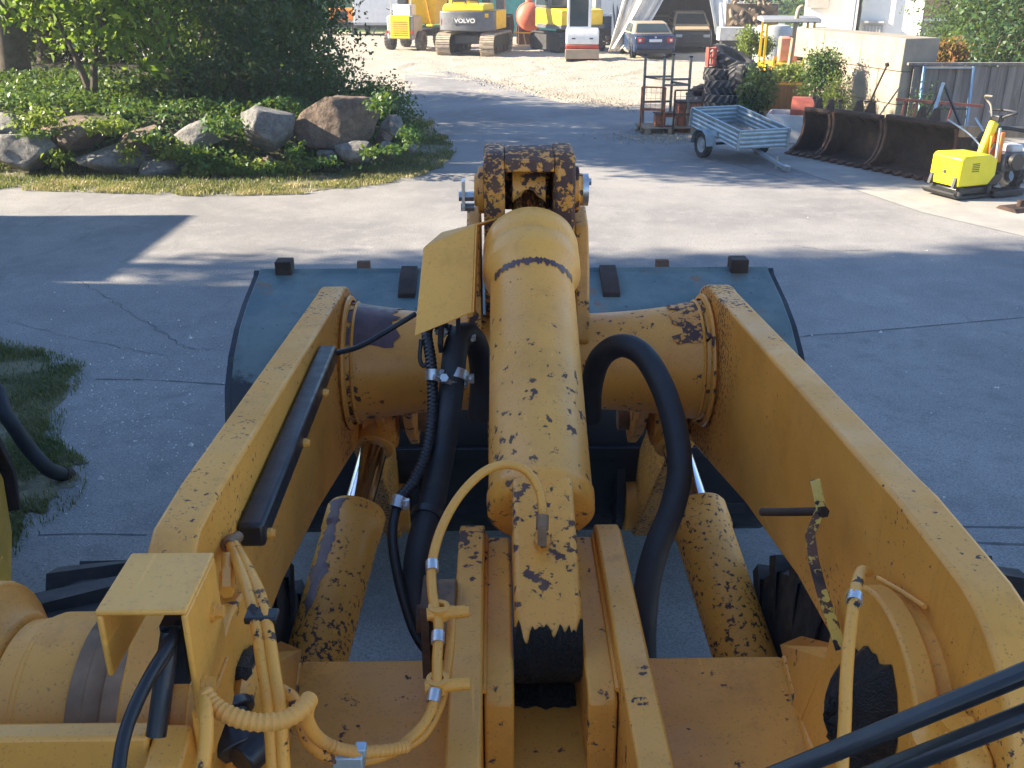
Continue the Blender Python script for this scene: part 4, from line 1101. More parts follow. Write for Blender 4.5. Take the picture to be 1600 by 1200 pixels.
cr2=thing('rusty_crate','rusty orange bin with dark rim in front of the tyre pile','bin',(pc.x+.46,pc.y+.05,.026),R(5))
MB().bb(-.24,.26,-.16,.2,.0,.62).build('body',M['rust_or'],cr2,bevel=.008); MB().bb(-.27,.29,-.19,.23,.622,.66).build('rim',M['darkrust'],cr2)
p=G(1196,182); pallet('grey weathered pallet lying behind the trailer beside the tyre pile',(p.x,p.y,.026),R(-12),.9)

# ---- tyre pile
def big_tyre(label, c, d, Rr, W, rim, mat='tyredust', nl=20):
    o=thing('tyre',label,'tyre',(c[0],c[1],c[2]),0,'old tyres in the pile')
    m=MB(); lg=MB(); tyre_mb(m,(0,0,0),d,Rr,W,rim,nl,Rr*.085,lg); m.build('casing',M['tyre'],o); stuff(lg.build('lugs',M[mat],o,smooth=False))
    m=MB(); m.lathe([(rim*.96,-W*.36),(rim*1.02,-W*.40),(rim*1.06,-W*.36)],(0,0,0),d,32,False,False); m.build('bead',M['dark'],o)
    return o
ty=[('large lugged tyre leaning on top of the tyre pile',1143,97,26.0,(.35,-.25,.9),.62,.42,.33),
    ('tyre lying flat under the orange crate at the tyre pile edge',1121,116,25.4,(.05,0,1),.36,.30,.2),
    ('tyre lying flat in the middle of the tyre pile stack',1126,136,25.2,(.0,.05,1),.42,.34,.22),
    ('grey tyre lying flat at the bottom of the tyre pile',1124,158,25.0,(.02,0,1),.42,.36,.22),
    ('upright tyre showing its rim hole on the tyre pile front',1156,128,25.1,(.88,-.45,.25),.42,.34,.24),
    ('dark tyre leaning at the bush side of the tyre pile',1176,130,25.6,(.5,-.3,.5),.50,.40,.26),
    ('tilted tyre at the lower bush side of the tyre pile',1170,156,24.9,(.5,-.6,.6),.40,.32,.22),
    ('half hidden tyre lying low behind the grey post rack',1098,150,25.3,(-.3,-.3,.9),.42,.30,.22),
    ('lowest dark tyre under the upright one in the tyre pile',1146,160,25.3,(.1,.1,1),.40,.30,.22)]
for l,px,py,Y,d,Rr,W,rim in ty:
    c=PY(px,py,Y); big_tyre(l,c,d,Rr,W,rim,nl=14)
oc=PY(1110,104,25.6); o=thing('orange_crate','small orange plastic crate standing upright on the tyre pile','crate',(oc.x,oc.y,oc.z),R(10))
for x in (-.09,.09): MB().bb(x-.02,x+.02,-.1,.1,0,.46).build('side',M['red'],o)
for z in (.02,.2,.42): MB().bb(-.07,.07,-.1,.1,z,z+.03).build('rung',M['salmon'],o)

# ---- ochre steel skip and roofed yellow machine behind the shrubs
sk=thing('steel_skip','ochre steel skip with overgrown rim in front of the yellow roofed machine','skip',(PY(1242,150,24.6).x,24.7,.026),R(-4))
for (x0,x1,y0,y1) in ((-.78,.78,-.02,0),(-.78,.78,.9,.92),(-.78,-.76,0,.9),(.76,.78,0,.9)): MB().bb(x0,x1,y0,y1,0,.78).build('side',M['skipwood'],sk)
MB().bb(-.84,-.781,-.05,.0,0,.80).build('corner_post',M['yellow'],sk); MB().bb(-.78,.78,-.05,-.021,.70,.74).build('rim_rail',M['ochre'],sk)
MB().bb(-.75,.75,.01,.89,.45,.5).build('fill',M['soil'],sk)
ro=Vector((PY(1228,100,26.9).x,27.1,0)); tm=thing('roofed_roller','yellow roofed roller with grey canopy and exhaust overgrown by shrubs','roller',ro,R(-8))
MB().bb(-.55,.55,-.6,.9,.55,1.05).build('hood',M['ochre'],tm,bevel=.04)
for x in (-.58,.62):
    for y in (-.45,.75): MB().bar((x,y,.7),(x*.98,y,2.08),.06,.06).build('roof_post',M['yellow'],tm)
MB().prism([(-.75,2.08),(1.0,2.08),(.95,2.18),(.2,2.22),(-.7,2.18)],-.72,.74).build('canopy',M['roofgrey'],tm,bevel=.03)
MB().bar((-.6,-.46,2.02),(-.3,-.46,2.06),.06,.06).build('roof_brace',M['yellow'],tm)
MB().tube(spline([(.06,-.62,.9),(.09,-.62,1.6),(.13,-.62,2.25),(.17,-.6,2.42),(.25,-.58,2.46)],5),.055,12).build('exhaust',M['beige'],tm)
for x in (-.35,.42): MB().bar((x,-.62,.6),(x+.05,-.55,1.25),.12,.10).build('lever_block',M['ochre'],tm)
MB().bb(-.15,.35,.1,.5,1.06,1.7).build('seat',M['wallpink'],tm,bevel=.05)
for y in (-.75,1.1):
    m=MB(); m.cyl((-.55,y,.45),(.55,y,.45),.45,n=32); m.build('drum',M['dark'],tm)

# ---- plate compactor
pc2=G(1506,312); cp=thing('plate_compactor','bright yellow plate compactor with raised handle on the sunlit concrete','compactor',(pc2.x,pc2.y+.2,.026),R(-68))
m=MB(); m.prism([(-.46,.10),(-.40,.045),(-.36,.03),(.36,.03),(.40,.045),(.46,.12),(.46,.14),(.36,.06),(-.36,.06),(-.46,.125)],-.33,.33); m.build('base_plate',M['dark'],cp)
m=MB(); m.bb(-.27,.27,-.33,.34,.065,.17); m.build('exciter',M['blackm'],cp,bevel=.02)
for x in (-.28,.28):
    for y in (-.28,.28): MB().cyl((x,y,.065),(x,y,.20),.045,n=14).build('damper',M['dark'],cp)
m=MB(); m.prism([(-.37,.20),(-.36,.62),(-.31,.665),(.22,.655),(.36,.58),(.36,.34),(.24,.20)],-.30,.30); hood=m.build('hood',M['lemon'],cp,bevel=.025,seg=3)
for k in range(5): MB().bb(.3005,.304,-.14,.0,.50+k*.028-.08,.512+k*.028-.08).build('vent_slot',M['dark'],hood)
MB().cyl((0,-.37,.40),(0,-.378,.40),.03,n=16).build('keyhole',M['dark'],hood)
MB().bb(-.20,.20,-.372,-.369,.235,.245).build('seam',M['dark'],hood)
m=MB(); m.prism([(.30,.16),(.34,.32),(.52,.36),(.6,.30),(.5,.16)],-.24,.24); m.build('rear_guard',M['blackm'],cp,bevel=.02)
for x in (-.24,.24): MB().bar((x,-.40,.18),(x,-.36,.34),.05,.05).build('bumper',M['dark'],cp)
MB().bar((0,.30,.56),(0,.46,1.10),.13,.10).build('drawbar',M['lemon'],cp,bevel=.02)
m=MB(); m.tube(spline([(-.02,.48,1.06),(-.08,.52,1.16),(-.2,.55,1.22),(-.24,.62,1.24),(-.1,.7,1.25),(.1,.7,1.25),(.24,.62,1.24),(.2,.55,1.22),(.08,.52,1.16),(.02,.48,1.06)],5),.02,10); m.build('handle',M['dark'],cp)
m=MB(); m.tube(spline([(-.1,.5,1.16),(-.16,.5,1.32),(-.24,.48,1.40),(-.22,.42,1.46),(-.06,.40,1.47)],5),.016,8); m.build('lever',M['greypost'],cp)
MB().box((.0,.52,1.15),(.16,.12,.10)).build('control_head',M['blackm'],cp,bevel=.02)

# ---- machine parts on the right: plank on trestles, tiller engine
pl=thing('timber_plank','raw timber plank lying on steel trestles behind the plate compactor','plank',(8.1,16.35,.0),R(-5))
MB().box((.45,-.05,.83),(2.4,.14,.17)).build('beam',M['plank'],pl,bevel=.006)
for x in (-.25,.95):
    for s in (-1,1): MB().bar((x,s*.02,.72),(x,s*.28,.03),.035,.035).build('trestle_leg',M['darkrust'],pl)
    MB().bb(x-.04,x+.04,-.05,.05,.68,.718).build('trestle_head',M['darkrust'],pl)
sb=thing('sickle_bar','long pale steel bar with black hose guard in front of the plank','bar mower',(8.0,16.0,.026),R(-4))
MB().cyl((-.4,0,.66),(1.6,0,.60),.035,n=12).build('bar',M['galv'],sb)
for x in (-.3,.5,1.4): MB().bar((x,0,.6),(x+.05,.0,0),.035,.035).build('leg',M['blackm'],sb)
MB().tube(spline([(-.42,-.04,.68),(-.46,-.06,.8),(-.2,-.08,.92),(.3,-.08,.86),(.9,-.06,.75)],6),.03,8).build('hose',M['rubber'],sb)
MB().ring((-.42,-.05,.64),(-.42,.05,.64),.12,.05).build('pulley',M['blackm'],sb)
te=thing('tiller','dark walk behind tiller with engine and orange guards beside the compactor','tiller',(7.72,15.45,.026),R(20))
MB().bb(-.2,.3,-.2,.2,.35,.62).build('engine',M['greym'],te,bevel=.03)
MB().cyl((-.05,-.22,.52),(-.05,-.34,.52),.13,n=24).build('recoil_cover',M['blackm'],te,bevel=.01)
MB().bb(.0,.24,-.12,.14,.622,.74).build('fuel_tank',M['offwhite'],te,bevel=.03)
MB().bb(-.3,-.22,-.16,.1,.5,.95).build('guard',M['orange'],te,bevel=.01); MB().bb(-.42,-.36,-.1,.05,.55,.9).build('side_guard',M['orange'],te,bevel=.01)
for s in (-1,1):
    m=MB(); tyre_mb(m,(s*.28,.05,.22),(1,0,0),.22,.14,.1,14,.02); m.build('wheel',M['tyre'],te)
    m=MB(); m.tube(spline([(s*.1,.25,.55),(s*.15,.6,.8),(s*.28,1.0,1.0)],5),.017,8); m.build('handlebar',M['galv'],te)
MB().bar((-.35,-.2,.3),(-.5,-.3,1.05),.03,.03).build('lever',M['galv'],te)
MB().bb(-.5,.1,-.42,-.2,.02,.12).build('tine_box',M['blackm'],te,bevel=.01)
MB().tube(spline([(-.1,.1,.6),(-.3,-.1,.8),(-.45,-.15,.6),(-.3,-.25,.35)],6),.018,8).build('hose',M['rubber'],te)
rp=thing('steel_foot','dark steel foot plate lying on the sunlit concrete','plate',(G(1592,330).x,G(1592,330).y,.026),R(20))  # loose steel foot, not anchored in the ground
MB().prism([(-.2,0),(.2,0),(.14,.05),(-.14,.05)],-.25,.25).build('plate',M['darkrust'],rp); MB().cyl((0,0,.05),(0,0,.14),.05,n=12).build('socket',M['darkrust'],rp)

# ---- yellow attachment and black hose at the left edge
at=thing('yellow_attachment','yellow machine corner with grey wear plate at the grass patch','attachment',(-2.79,4.6,.026),R(14))
m=MB(); m.prism([(-.9,.0),(-.9,1.05),(-.1,1.05),(.16,.62),(.10,.30),(-.2,.0)],-1.2,.02); m.build('body',M['ochre'],at,bevel=.02)
m=MB(); m.prism([(-.06,1.06),(.20,.62),(.16,.40),(.20,.38),(.26,.62),(-.0,1.10)],-.5,.06); m.build('wear_plate',M['darkrust'],at,bevel=.006)
MB().bb(-1.0,-.25,-.5,-.3,1.052,1.09).build('lifting_plate',M['darkrust'],at,bevel=.008)
MB().bb(.021,.036,-.8,-.2,.25,.33).build('side_rib',M['ochre'],at,bevel=.004); MB().bb(.021,.034,-.8,-.2,.62,.68).build('side_rib',M['ochre'],at,bevel=.004)
for yy in (-.7,-.3): MB().cyl((.02,yy,.48),(.05,yy,.48),.035,n=6).build('bolt_head',M['zinc'],at)
MB().cyl((-.75,.0,.9),(-.75,.12,.95),.07,n=20).build('hose_port',M['blackm'],at)
hs=[V(-3.62,4.75,.92),PZ(-30,600,6.3),PZ(10,650,6.35),PZ(45,700,6.45),PZ(75,732,6.5)]
hp=G(100,742,.05); m=MB(); org=Vector((hp.x,hp.y,.026)); hh=thing('black_hose','thick black hose ending on the grass patch','hose',org)
m.tube([p-org for p in spline(hs+[hp],8)],.05,14); m.build('hose_body',M['rubber'],hh)
m=MB(); dd=(hp-hs[-1]).normalized(); m.ring(hp-org-dd*.02,hp-org+dd*.05,.056,.035,18); m.build('end_collar',M['darkrust'],hh)

# ================================================================== MACHINES IN THE BACK
def wheel(parent,c,Rr,W,rim,mat='tyredust',rimmat='ochre',nl=18,d=(1,0,0)):
    m=MB(); tyre_mb(m,c,d,Rr,W,rim,nl,Rr*.07); w=m.build('wheel',M[mat],parent)
    m=MB(); m.lathe([(.04,W*.2),(rim*.5,W*.18),(rim*.75,W*.05),(rim*.97,W*.3),(rim*.97,-W*.3)],c,(d[0]*(1 if c[0]>=0 else -1),d[1],d[2]),24); m.build('rim',M[rimmat],w)
def track(parent,x,L,W,H,mat):
    # running gear: closed belt of shoes around a frame
    r=H/2; n=44; per=2*(L-H)+math.pi*H; tr_=thing_part('track',parent)
    m=MB(); m.prism(arc((-(L-H)/2,r),r-.05,90,270,10)+arc(((L-H)/2,r),r-.05,-90,90,10), x-W*.28, x+W*.28); o=m.build('track',M['dark'],parent)
    for k in range(n):
        s=per*k/n
        if s<(L-H): p=(-(L-H)/2+s,H,0)
        elif s<(L-H)+math.pi*r: a=(s-(L-H))/r; p=((L-H)/2+r*math.sin(a), r+r*math.cos(a), -a)
        elif s<2*(L-H)+math.pi*r: p=((L-H)/2-(s-(L-H)-math.pi*r),0,math.pi)
        else: a=(s-2*(L-H)-math.pi*r)/r; p=(-(L-H)/2-r*math.sin(a), r-r*math.cos(a), math.pi-a)
        m=MB(); m.box((x,p[0],p[1]),(W,per/n*.86,.05),rx=p[2]); m.box((x,p[0],p[1]),(W,.03,.10),rx=p[2]); m.build('track_shoe',mat,o)
    for k in range(5): MB().cyl((x+W*.29,lerp(-(L-H)/2,(L-H)/2,k/4),.22),(x+W*.34,lerp(-(L-H)/2,(L-H)/2,k/4),.22),.13,n=14).build('roller',M['steelrust'],o)
def thing_part(n,p): return None
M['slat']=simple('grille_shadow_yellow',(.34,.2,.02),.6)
M['shoe']=simple('dusty_track_shoe',(.40,.33,.24),.9,.1,var=.2,scale=5,dirt=(.16,.12,.085),dirt_amt=.6)
M['shoed']=simple('dark_track_shoe',(.07,.065,.06),.9,.1,var=.3)
p=G(737,88); ex=thing('excavator','crawler excavator with grey counterweight between dumper and red tank','excavator',(p.x+.1,p.y+1.7,.0),R(-13))
track(ex,-.97,3.6,.62,.88,M['shoe']); track(ex,.97,3.6,.62,.88,M['shoe'])
MB().bb(-.66,.66,-1.0,1.0,.45,.80).build('undercarriage',M['greym'],ex,bevel=.04)
MB().cyl((0,0,.8),(0,0,.98),.6,n=32).build('slew_ring',M['dark'],ex)
cwp=[(-1.24,-1.05)]+[(1.24*math.sin(R(a)),-1.72+.5*(1-math.cos(R(a)))) for a in range(-75,76,15)]+[(1.24,-1.05)]
m=MB(); m.prism(cwp,1.0,1.80,axis='z'); cwt=m.build('counterweight',M['greym'],ex,bevel=.05,seg=3)
m=MB(); m.bb(-.52,.52,-1.735,-1.70,1.28,1.56); m.build('badge_panel',M['greym'],cwt,bevel=.015)
text_mesh('lettering','VOLVO',.235,M['white'],cwt,Matrix.Translation((.02,-1.739,1.415))@Matrix.Rotation(R(90),4,'X'),.004,0,1.15)
for a in (-.95,): MB().bb(a-.15,a+.15,-1.48,-1.42,1.24,1.46).build('rear_light',M['redlens'],cwt)
MB().bb(.72,1.0,-1.58,-1.50,1.55,1.70).build('sticker',M['ochre'],cwt)
MB().bb(-1.20,.55,-1.05,1.0,1.0,1.78).build('upper_body',M['ochre'],ex,bevel=.03)
MB().bb(.56,1.22,-1.04,.8,1.05,1.82).build('side_panel',M['ochre'],ex,bevel=.03)
m=MB(); m.prism([(-1.6,1.80),(-1.5,2.0),(-1.2,2.08),(.2,2.08),(.3,1.80)],-1.0,.8); m.build('engine_hood',M['yellow'],ex,bevel=.05)
m=MB(); m.bb(-1.2,-.25,.1,1.7,1.79,2.95); cab=m.build('cab',M['yellow'],ex,bevel=.05)
MB().bb(-1.05,-.4,.085,.099,2.12,2.85).build('rear_window',M['glass'],cab); MB().bb(-1.215,-1.201,.3,1.5,2.0,2.85).build('side_window',M['glass'],cab)
for x in (-.6,.0): MB().tube(spline([(x,-1.3,2.06),(x,-1.3,2.2),(x+.5,-1.3,2.2),(x+.5,-1.3,2.06)],4),.02,8).build('grab_rail',M['dark'],ex)
m=MB(); m.prism([(1.0,1.3),(1.3,2.6),(2.0,4.2),(3.4,4.6),(3.4,4.2),(2.3,3.8),(1.7,2.4),(1.5,1.2)],.0,.4); m.build('boom',M['greym'],ex,bevel=.03)
m=MB(); m.bar((.2,3.4,4.5),(.2,4.1,1.4),.3,.4); m.build('dipper',M['greym'],ex); m=MB(); m.prism([(3.7,1.4),(4.4,1.5),(4.7,.9),(4.2,.2),(3.7,.3)],-.3,.7); m.build('bucket',M['darkrust'],ex)

p=G(632,80); du=thing('dumper','wheeled site dumper with yellow grille and tipped yellow skip','dumper',(p.x,p.y+.6,0),R(-16))
MB().bb(-.66,.64,-.55,.6,.52,1.50).build('engine_cover',M['lgrey'],du,bevel=.06)
MB().bb(-.46,.46,-.60,-.551,.55,1.53).build('grille_panel',M['lemon'],du,bevel=.02)
for k in range(7): MB().bb(-.36,.36,-.615,-.601,.66+k*.095,.70+k*.095).build('grille_slat',M['slat'],du)
MB().bb(.48,.66,-.58,-.552,.5,1.48).build('side_pillar',M['greym'],du,bevel=.02)
for x in (-.62,.55): MB().bb(x-.05,x+.05,-.6,-.575,.75,.88).build('tail_light',M['redlens'],du)
MB().bb(-.36,.46,-.45,.3,1.502,1.98).build('seat_box',M['white'],du,bevel=.03)
MB().bb(-.30,.14,-.1,.3,1.985,2.5).build('seat_back',M['dark'],du,bevel=.05)
m=MB(); m.lathe([(.2,-.015),(.22,0),(.2,.015),(.18,0),(.2,-.015)],(-.72,.1,1.72),(.3,.2,.93),24,False,False); m.cyl((-.72,.1,1.72),(-.6,.2,1.3),.03,n=8); m.build('steering_wheel',M['dark'],du)
for x in (-.5,.5): MB().bar((x,-.4,1.5),(x,-.4,3.0),.06,.06).build('roll_bar',M['lgrey'],du)
MB().bar((-.53,-.4,3.03),(.53,-.4,3.03),.06,.06).build('roll_bar',M['lgrey'],du)
MB().bb(-.45,.45,.6,2.6,.55,.85).build('chassis',M['dark'],du)
for s in (-1,1): wheel(du,(s*.75,.05,.43),.43,.34,.2,rimmat='greym'); wheel(du,(s*.85,2.2,.45),.45,.36,.2,rimmat='greym')
m=MB(); m.add([(-.2,1.3,1.1),(1.0,1.3,1.1),(1.0,2.3,1.1),(-.2,2.3,1.1),(-.45,.75,2.6),(1.3,.75,2.6),(1.3,2.9,2.9),(-.45,2.9,2.9)],[(0,3,2,1),(0,1,5,4),(1,2,6,5),(2,3,7,6),(3,0,4,7)]); skp=m.build('skip',M['yellow'],du)
for x in (0.0,.8): MB().bar((x,1.28,1.1),(x-.1,.74,2.58),.06,.06).build('skip_rib',M['ochre'],skp)
MB().cyl((.2,.9,.9),(.3,1.4,1.2),.09,n=14).build('tip_ram',M['galv'],du)
for x in (.1,.75): MB().bb(x,x+.3,.8,1.0,1.0,1.1).build('hinge_block',M['lemon'],du,bevel=.02)

p=G(578,57); wt=thing('white_trailer','plain white box trailer behind the dumper','trailer',(p.x,p.y+.5,0),R(-4))
MB().bb(-.95,2.1,0,5,.58,3.1).build('box_body',M['white'],wt,bevel=.03); MB().bb(-.95,2.1,-.02,.0,.58,.72).build('rear_rail',M['lgrey'],wt); MB().bb(-.8,1.9,.1,4.8,.40,.575).build('underframe',M['dark'],wt)
for s in (-.7,1.8): m=MB(); tyre_mb(m,(s,2.5,.34),(1,0,0),.34,.2,.2,16,.01); m.build('wheel',M['tyre'],wt)
MB().bar((.3,.0,.45),(.2,-.6,.02),.06,.06).build('prop_stand',M['dark'],wt)
p=G(535,56); om=thing('orange_loader','small orange machine half hidden by leaves beside the white trailer','machine',(p.x,p.y+.3,0),R(10))
MB().bb(-.7,.75,0,2.2,.75,1.45).build('hood',M['orange'],om,bevel=.08); MB().bb(-.4,.3,-.05,-.001,.9,1.3).build('grille',M['dark'],om); MB().bb(-.75,-.1,.6,2.0,1.46,2.5).build('cab',M['glass'],om)
MB().bb(-.6,.6,.1,2.2,.45,.745).build('chassis',M['dark'],om); MB().bb(.3,.78,-.2,.0,.7,.8).build('bumper',M['lgrey'],om)
for s in (-1,1): wheel(om,(s*.7,.5,.42),.42,.3,.2); wheel(om,(s*.7,1.9,.42),.42,.3,.2)

p=G(826,72); tk=thing('red_tank','faded red domed tank behind a yellow steel frame','tank',(p.x,p.y+1.0,0),R(6))
m=MB(); rr=.66; m.lathe([(rr*math.sin(R(a)),rr*.7*(1-math.cos(R(a)))) for a in range(4,91,8)]+[(rr,2.0)],(0,-.9,1.32),(.08,1,0),36); m.build('shell',M['salmon'],tk)
MB().cyl((0,-.2,1.95),(0,-.2,2.08),.18,n=20).build('hatch',M['salmon'],tk); MB().ring((0.02,-.35,1.32),(.02,-.28,1.32),rr+.015,rr-.01,36).build('band',M['red'],tk)
for y in (-.2,.8): MB().bb(-.5,.5,y,y+.15,0,.85).build('saddle',M['steelrust'],tk)
yf=thing('yellow_stand','yellow steel trestle standing in front of the red tank','trestle',(p.x-.35,p.y+.05,0),R(0))
MB().bar((-.45,0,.62),(.45,0,.60),.08,.06).build('top_bar',M['ochre'],yf)
for x in (-.25,.1): MB().bar((x,0,.58),(x+.12,.0,.0),.06,.06).build('leg',M['beige'],yf)
MB().bar((-.6,-.1,.04),(1.2,-.1,.04),.08,.06).build('foot_beam',M['beige'],yf)

p=G(862,82); e2=thing('yellow_excavator','yellow crawler excavator with dark base behind the white mini excavator','excavator',(p.x+.75,p.y+1.5,0),R(24))
track(e2,-.9,3.2,.5,.8,M['shoed']); track(e2,.9,3.2,.5,.8,M['shoed'])
MB().bb(-.62,.62,-1,1,.4,.8).build('undercarriage',M['dark'],e2); MB().cyl((0,0,.8),(0,0,.95),.5,n=24).build('slew_ring',M['dark'],e2)
m=MB(); m.prism([(-1.45,1.0),(-1.5,1.75),(-1.2,1.82),(1.2,1.82),(1.2,1.0)],-1.05,1.05); m.build('upper_body',M['yellow'],e2,bevel=.05)
m=MB(); m.prism([(-1.52,.98),(-1.55,1.15),(1.0,1.15),(1.0,.98)],-1.08,1.08); m.build('skirt',M['greym'],e2)
m=MB(); m.bb(-1.0,.0,-.2,1.4,1.83,2.9); c2=m.build('cab',M['greym'],e2,bevel=.04); MB().bb(-.9,-.1,-.215,-.201,1.95,2.8).build('rear_window',M['glass'],c2); MB().bb(-1.015,-1.001,0,1.2,1.95,2.8).build('side_window',M['glass'],c2)
m=MB(); m.prism([(.9,1.3),(1.6,2.6),(3.2,3.6),(3.2,3.2),(1.9,2.2),(1.3,1.2)],.2,.55); m.build('boom',M['yellow'],e2)

p=G(911,96); mi=thing('mini_excavator','white mini excavator with red band and glazed cab','mini excavator',(p.x,p.y+.9,0),R(-3))
track(mi,-.5,1.7,.28,.42,M['shoed']); track(mi,.5,1.7,.28,.42,M['shoed'])
MB().bb(-.68,.68,-.92,-.86,.10,.46).build('dozer_blade',M['beige'],mi,bevel=.015); MB().bb(-.55,-.3,-.86,-.3,.2,.3).build('blade_arm',M['dark'],mi); MB().bb(.3,.55,-.86,-.3,.2,.3).build('blade_arm',M['dark'],mi)
m=MB(); m.prism([(-.8,.46),(-.84,.62),(.7,.62),(.7,.46)],-.66,.66); m.build('red_skirt',M['red'],mi,bevel=.03)
m=MB(); m.prism([(-.82,.625),(-.84,1.0),(-.76,1.2),(.0,1.24),(.0,.625)],-.66,.66); m.build('engine_cover',M['white'],mi,bevel=.06,seg=3)
for x in (-.35,.35): MB().bb(x-.07,x+.07,-.852,-.843,.84,.88).build('cover_slot',M['dark'],mi)
mc=MB()
for (x0,x1,y0,y1,z0,z1,n) in ((-.62,-.52,-.55,-.45,1.24,2.4,'cab_pillar'),(.22,.34,-.55,-.45,1.24,2.4,'cab_pillar'),(-.62,-.52,.6,.7,.63,2.4,'cab_pillar'),(.22,.34,.6,.7,.63,2.4,'cab_pillar'),(-.64,.36,-.57,.72,2.4,2.5,'cab_roof'),(-.62,.34,-.55,-.46,1.21,1.30,'cab_sill')):
    MB().bb(x0,x1,y0,y1,z0,z1).build(n,M['white'],mi,bevel=.02)
MB().bb(-.515,.215,-.52,-.51,1.305,2.395).build('rear_window',M['glass'],mi); MB().bb(-.3,.05,-.3,-.15,.9,1.75).build('seat',M['dark'],mi,bevel=.05); MB().bb(-.5,.3,.0,.7,.64,.75).build('cab_floor',M['dark'],mi)
MB().bar((0,.7,.7),(.0,1.5,1.9),.18,.25).build('boom',M['white'],mi)

# ---- tent with parked cars
tx0, tx1, ty = PY(985,60,45).x, PY(1128,60,45).x, 45.0
tent=thing('tent_shelter','open white tarpaulin shelter with draped front over two parked cars','tent',(0,0,0))
xm=(tx0+tx1)/2; hw=(tx1-tx0)/2+.3
roofp=[(xm-hw,0),(xm-hw,2.6)]+[(xm-hw*math.cos(R(a)),2.6+2.0*math.sin(R(a))) for a in range(10,171,16)]+[(xm+hw,2.6),(xm+hw,0)]
m=MB(); n=len(roofp); vs=[(q[0],46.2,q[1]) for q in roofp]+[(q[0],57,q[1]) for q in roofp]
m.add(vs,[(i,i+1,n+i+1,n+i) for i in range(n-1)]); m.build('cover',M['tentdark'],tent)
m=MB(); m.add([(q[0],56.9,q[1]) for q in roofp],[tuple(range(n))]); m.build('back_wall',M['tentdark'],tent)
def drape(name,top,bot,w0,w1,folds,depth,seed,sag=0):
    N,Kk=36,22; rnd=random.Random(seed); vs=[];fs=[]
    ph=[rnd.uniform(0,6) for _ in range(5)]
    for i in range(Kk+1):
        t=i/Kk; c=Vector(top).lerp(Vector(bot),t); c.z-=sag*math.sin(math.pi*t); w=lerp(w0,w1,t)*(1+.12*math.sin(t*5+ph[3]))
        for k in range(N+1):
            u=k/N; a=u*folds*2*math.pi
            dz=depth*(math.sin(a+ph[0]+t*1.5)+.5*math.sin(2.3*a+ph[1]+t*3)+.4*math.sin(.5*a+ph[2]+4*t))
            vs.append((c.x+(u-.5)*w+.05*math.sin(a*.7+t*4), c.y+dz, c.z+.06*math.sin(a+ph[4])*(1-t)))
    for i in range(Kk):
        for k in range(N): fs.append((i*(N+1)+k,i*(N+1)+k+1,(i+1)*(N+1)+k+1,(i+1)*(N+1)+k))
    m=MB(); m.add(vs,fs); o=m.build(name,M['tarp'],tent,angle=180)
    md=o.modifiers.new('thick','SOLIDIFY'); md.thickness=.015
    return o
a=PY(1040,-60,45); b=PY(968,74,44.5); drape('drape',(a.x,45,3.6),(b.x,44.6,.25),1.7,.55,2.2,.14,3,.35)
a=PY(1000,-40,45.3); b=PY(960,70,45); drape('drape',(a.x,45.6,3.6),(b.x,45.2,.1),.8,.5,2,.12,9,.25)
a=PY(1138,-60,44.6); b=PY(1133,70,44.2); drape('drape',(a.x,44.9,3.8),(b.x,44.2,.85),1.9,.95,2.6,.13,5)
for x in (tx0-.2,tx1+.2): MB().cyl((x,46.15,0),(x,46.15,3.0),.05,n=10).build('tent_pole',M['galv'],tent)
MB().cyl((tx0-.25,44.3,.2),(tx0-.1,44.4,.42),.13,n=16).build('rolled_edge',M['tarp'],tent)

def car(name,label,loc,rz,paintm,roofm,front=False):
    c=thing(name,label,'car',loc,rz)
    W=.84
    if not front:
        low=[(-2.05,.28),(-2.1,.55),(-2.08,.85),(-1.98,.93),(-1.45,.97),(1.0,.92),(1.9,.78),(2.05,.55),(2.0,.25)]
        cabn=[(-1.5,.96),(-.95,1.38),(-.4,1.43),(.4,1.40),(1.1,.93)]
    else:
        low=[(-2.1,.28),(-2.15,.55),(-2.08,.82),(-1.9,.98),(-1.25,1.12),(1.8,1.12),(2.05,.9),(2.05,.25)]
        cabn=[(-1.3,1.11),(-.45,1.66),(.2,1.72),(1.6,1.68),(1.95,1.1)]
    m=MB(); m.prism(low,-W,W); body=m.build('body',M[paintm],c,bevel=.06,seg=3)
    m=MB(); n=len(cabn); vs=[]
    zb=cabn[0][1]; zt=max(q[1] for q in cabn)
    for s in (-1,1):
        for q in cabn: vs.append((s*lerp(W-.02,W-.20,(q[1]-zb)/(zt-zb)),q[0],q[1]))
    m.add(vs,[tuple(range(n-1,-1,-1)),tuple(range(n,2*n))]+[(i,(i+1)%n,n+(i+1)%n,n+i) for i in range(n)]); cb=m.build('cabin',M[roofm],c,bevel=.04)
    p0,p1=cabn[0],cabn[1]
    def on(t,k): y=lerp(p0[0],p1[0],t); z=lerp(p0[1],p1[1],t); w=lerp(W-.02,W-.20,(z-zb)/(zt-zb)); return Vector((k*(w-.10),y-.012,z+.012))
    m=MB(); m.sheet([on(.14,-1),on(.14,1),on(.88,1),on(.88,-1)],.006,(0,-.5,.5)); m.build('windscreen' if front else 'rear_window',M['glass'],cb)
    for s in (-1,1):
        q=[Vector((s*(lerp(W-.02,W-.20,(z-zb)/(zt-zb))+.004),y,z)) for (y,z) in ((cabn[0][0]+.45,zb+.05),(cabn[-1][0]-.35,zb+.05),(cabn[-2][0]-.1,zt-.1),(cabn[1][0]+.2,zt-.1))]
        m=MB(); m.sheet(q,.004,(s,0,.2)); m.build('side_window',M['glass'],cb)
        for y in (-1.3,1.3): wheel(c,(s*.76,y,.3),.30,.2,.19,'tyre','lgrey',16)
    return c,body
p=G(1017,93); c1,b1=car('parked_car','dark blue saloon car seen from behind under the tent',(p.x,p.y+2.05,0),R(4),'carblue','beige')
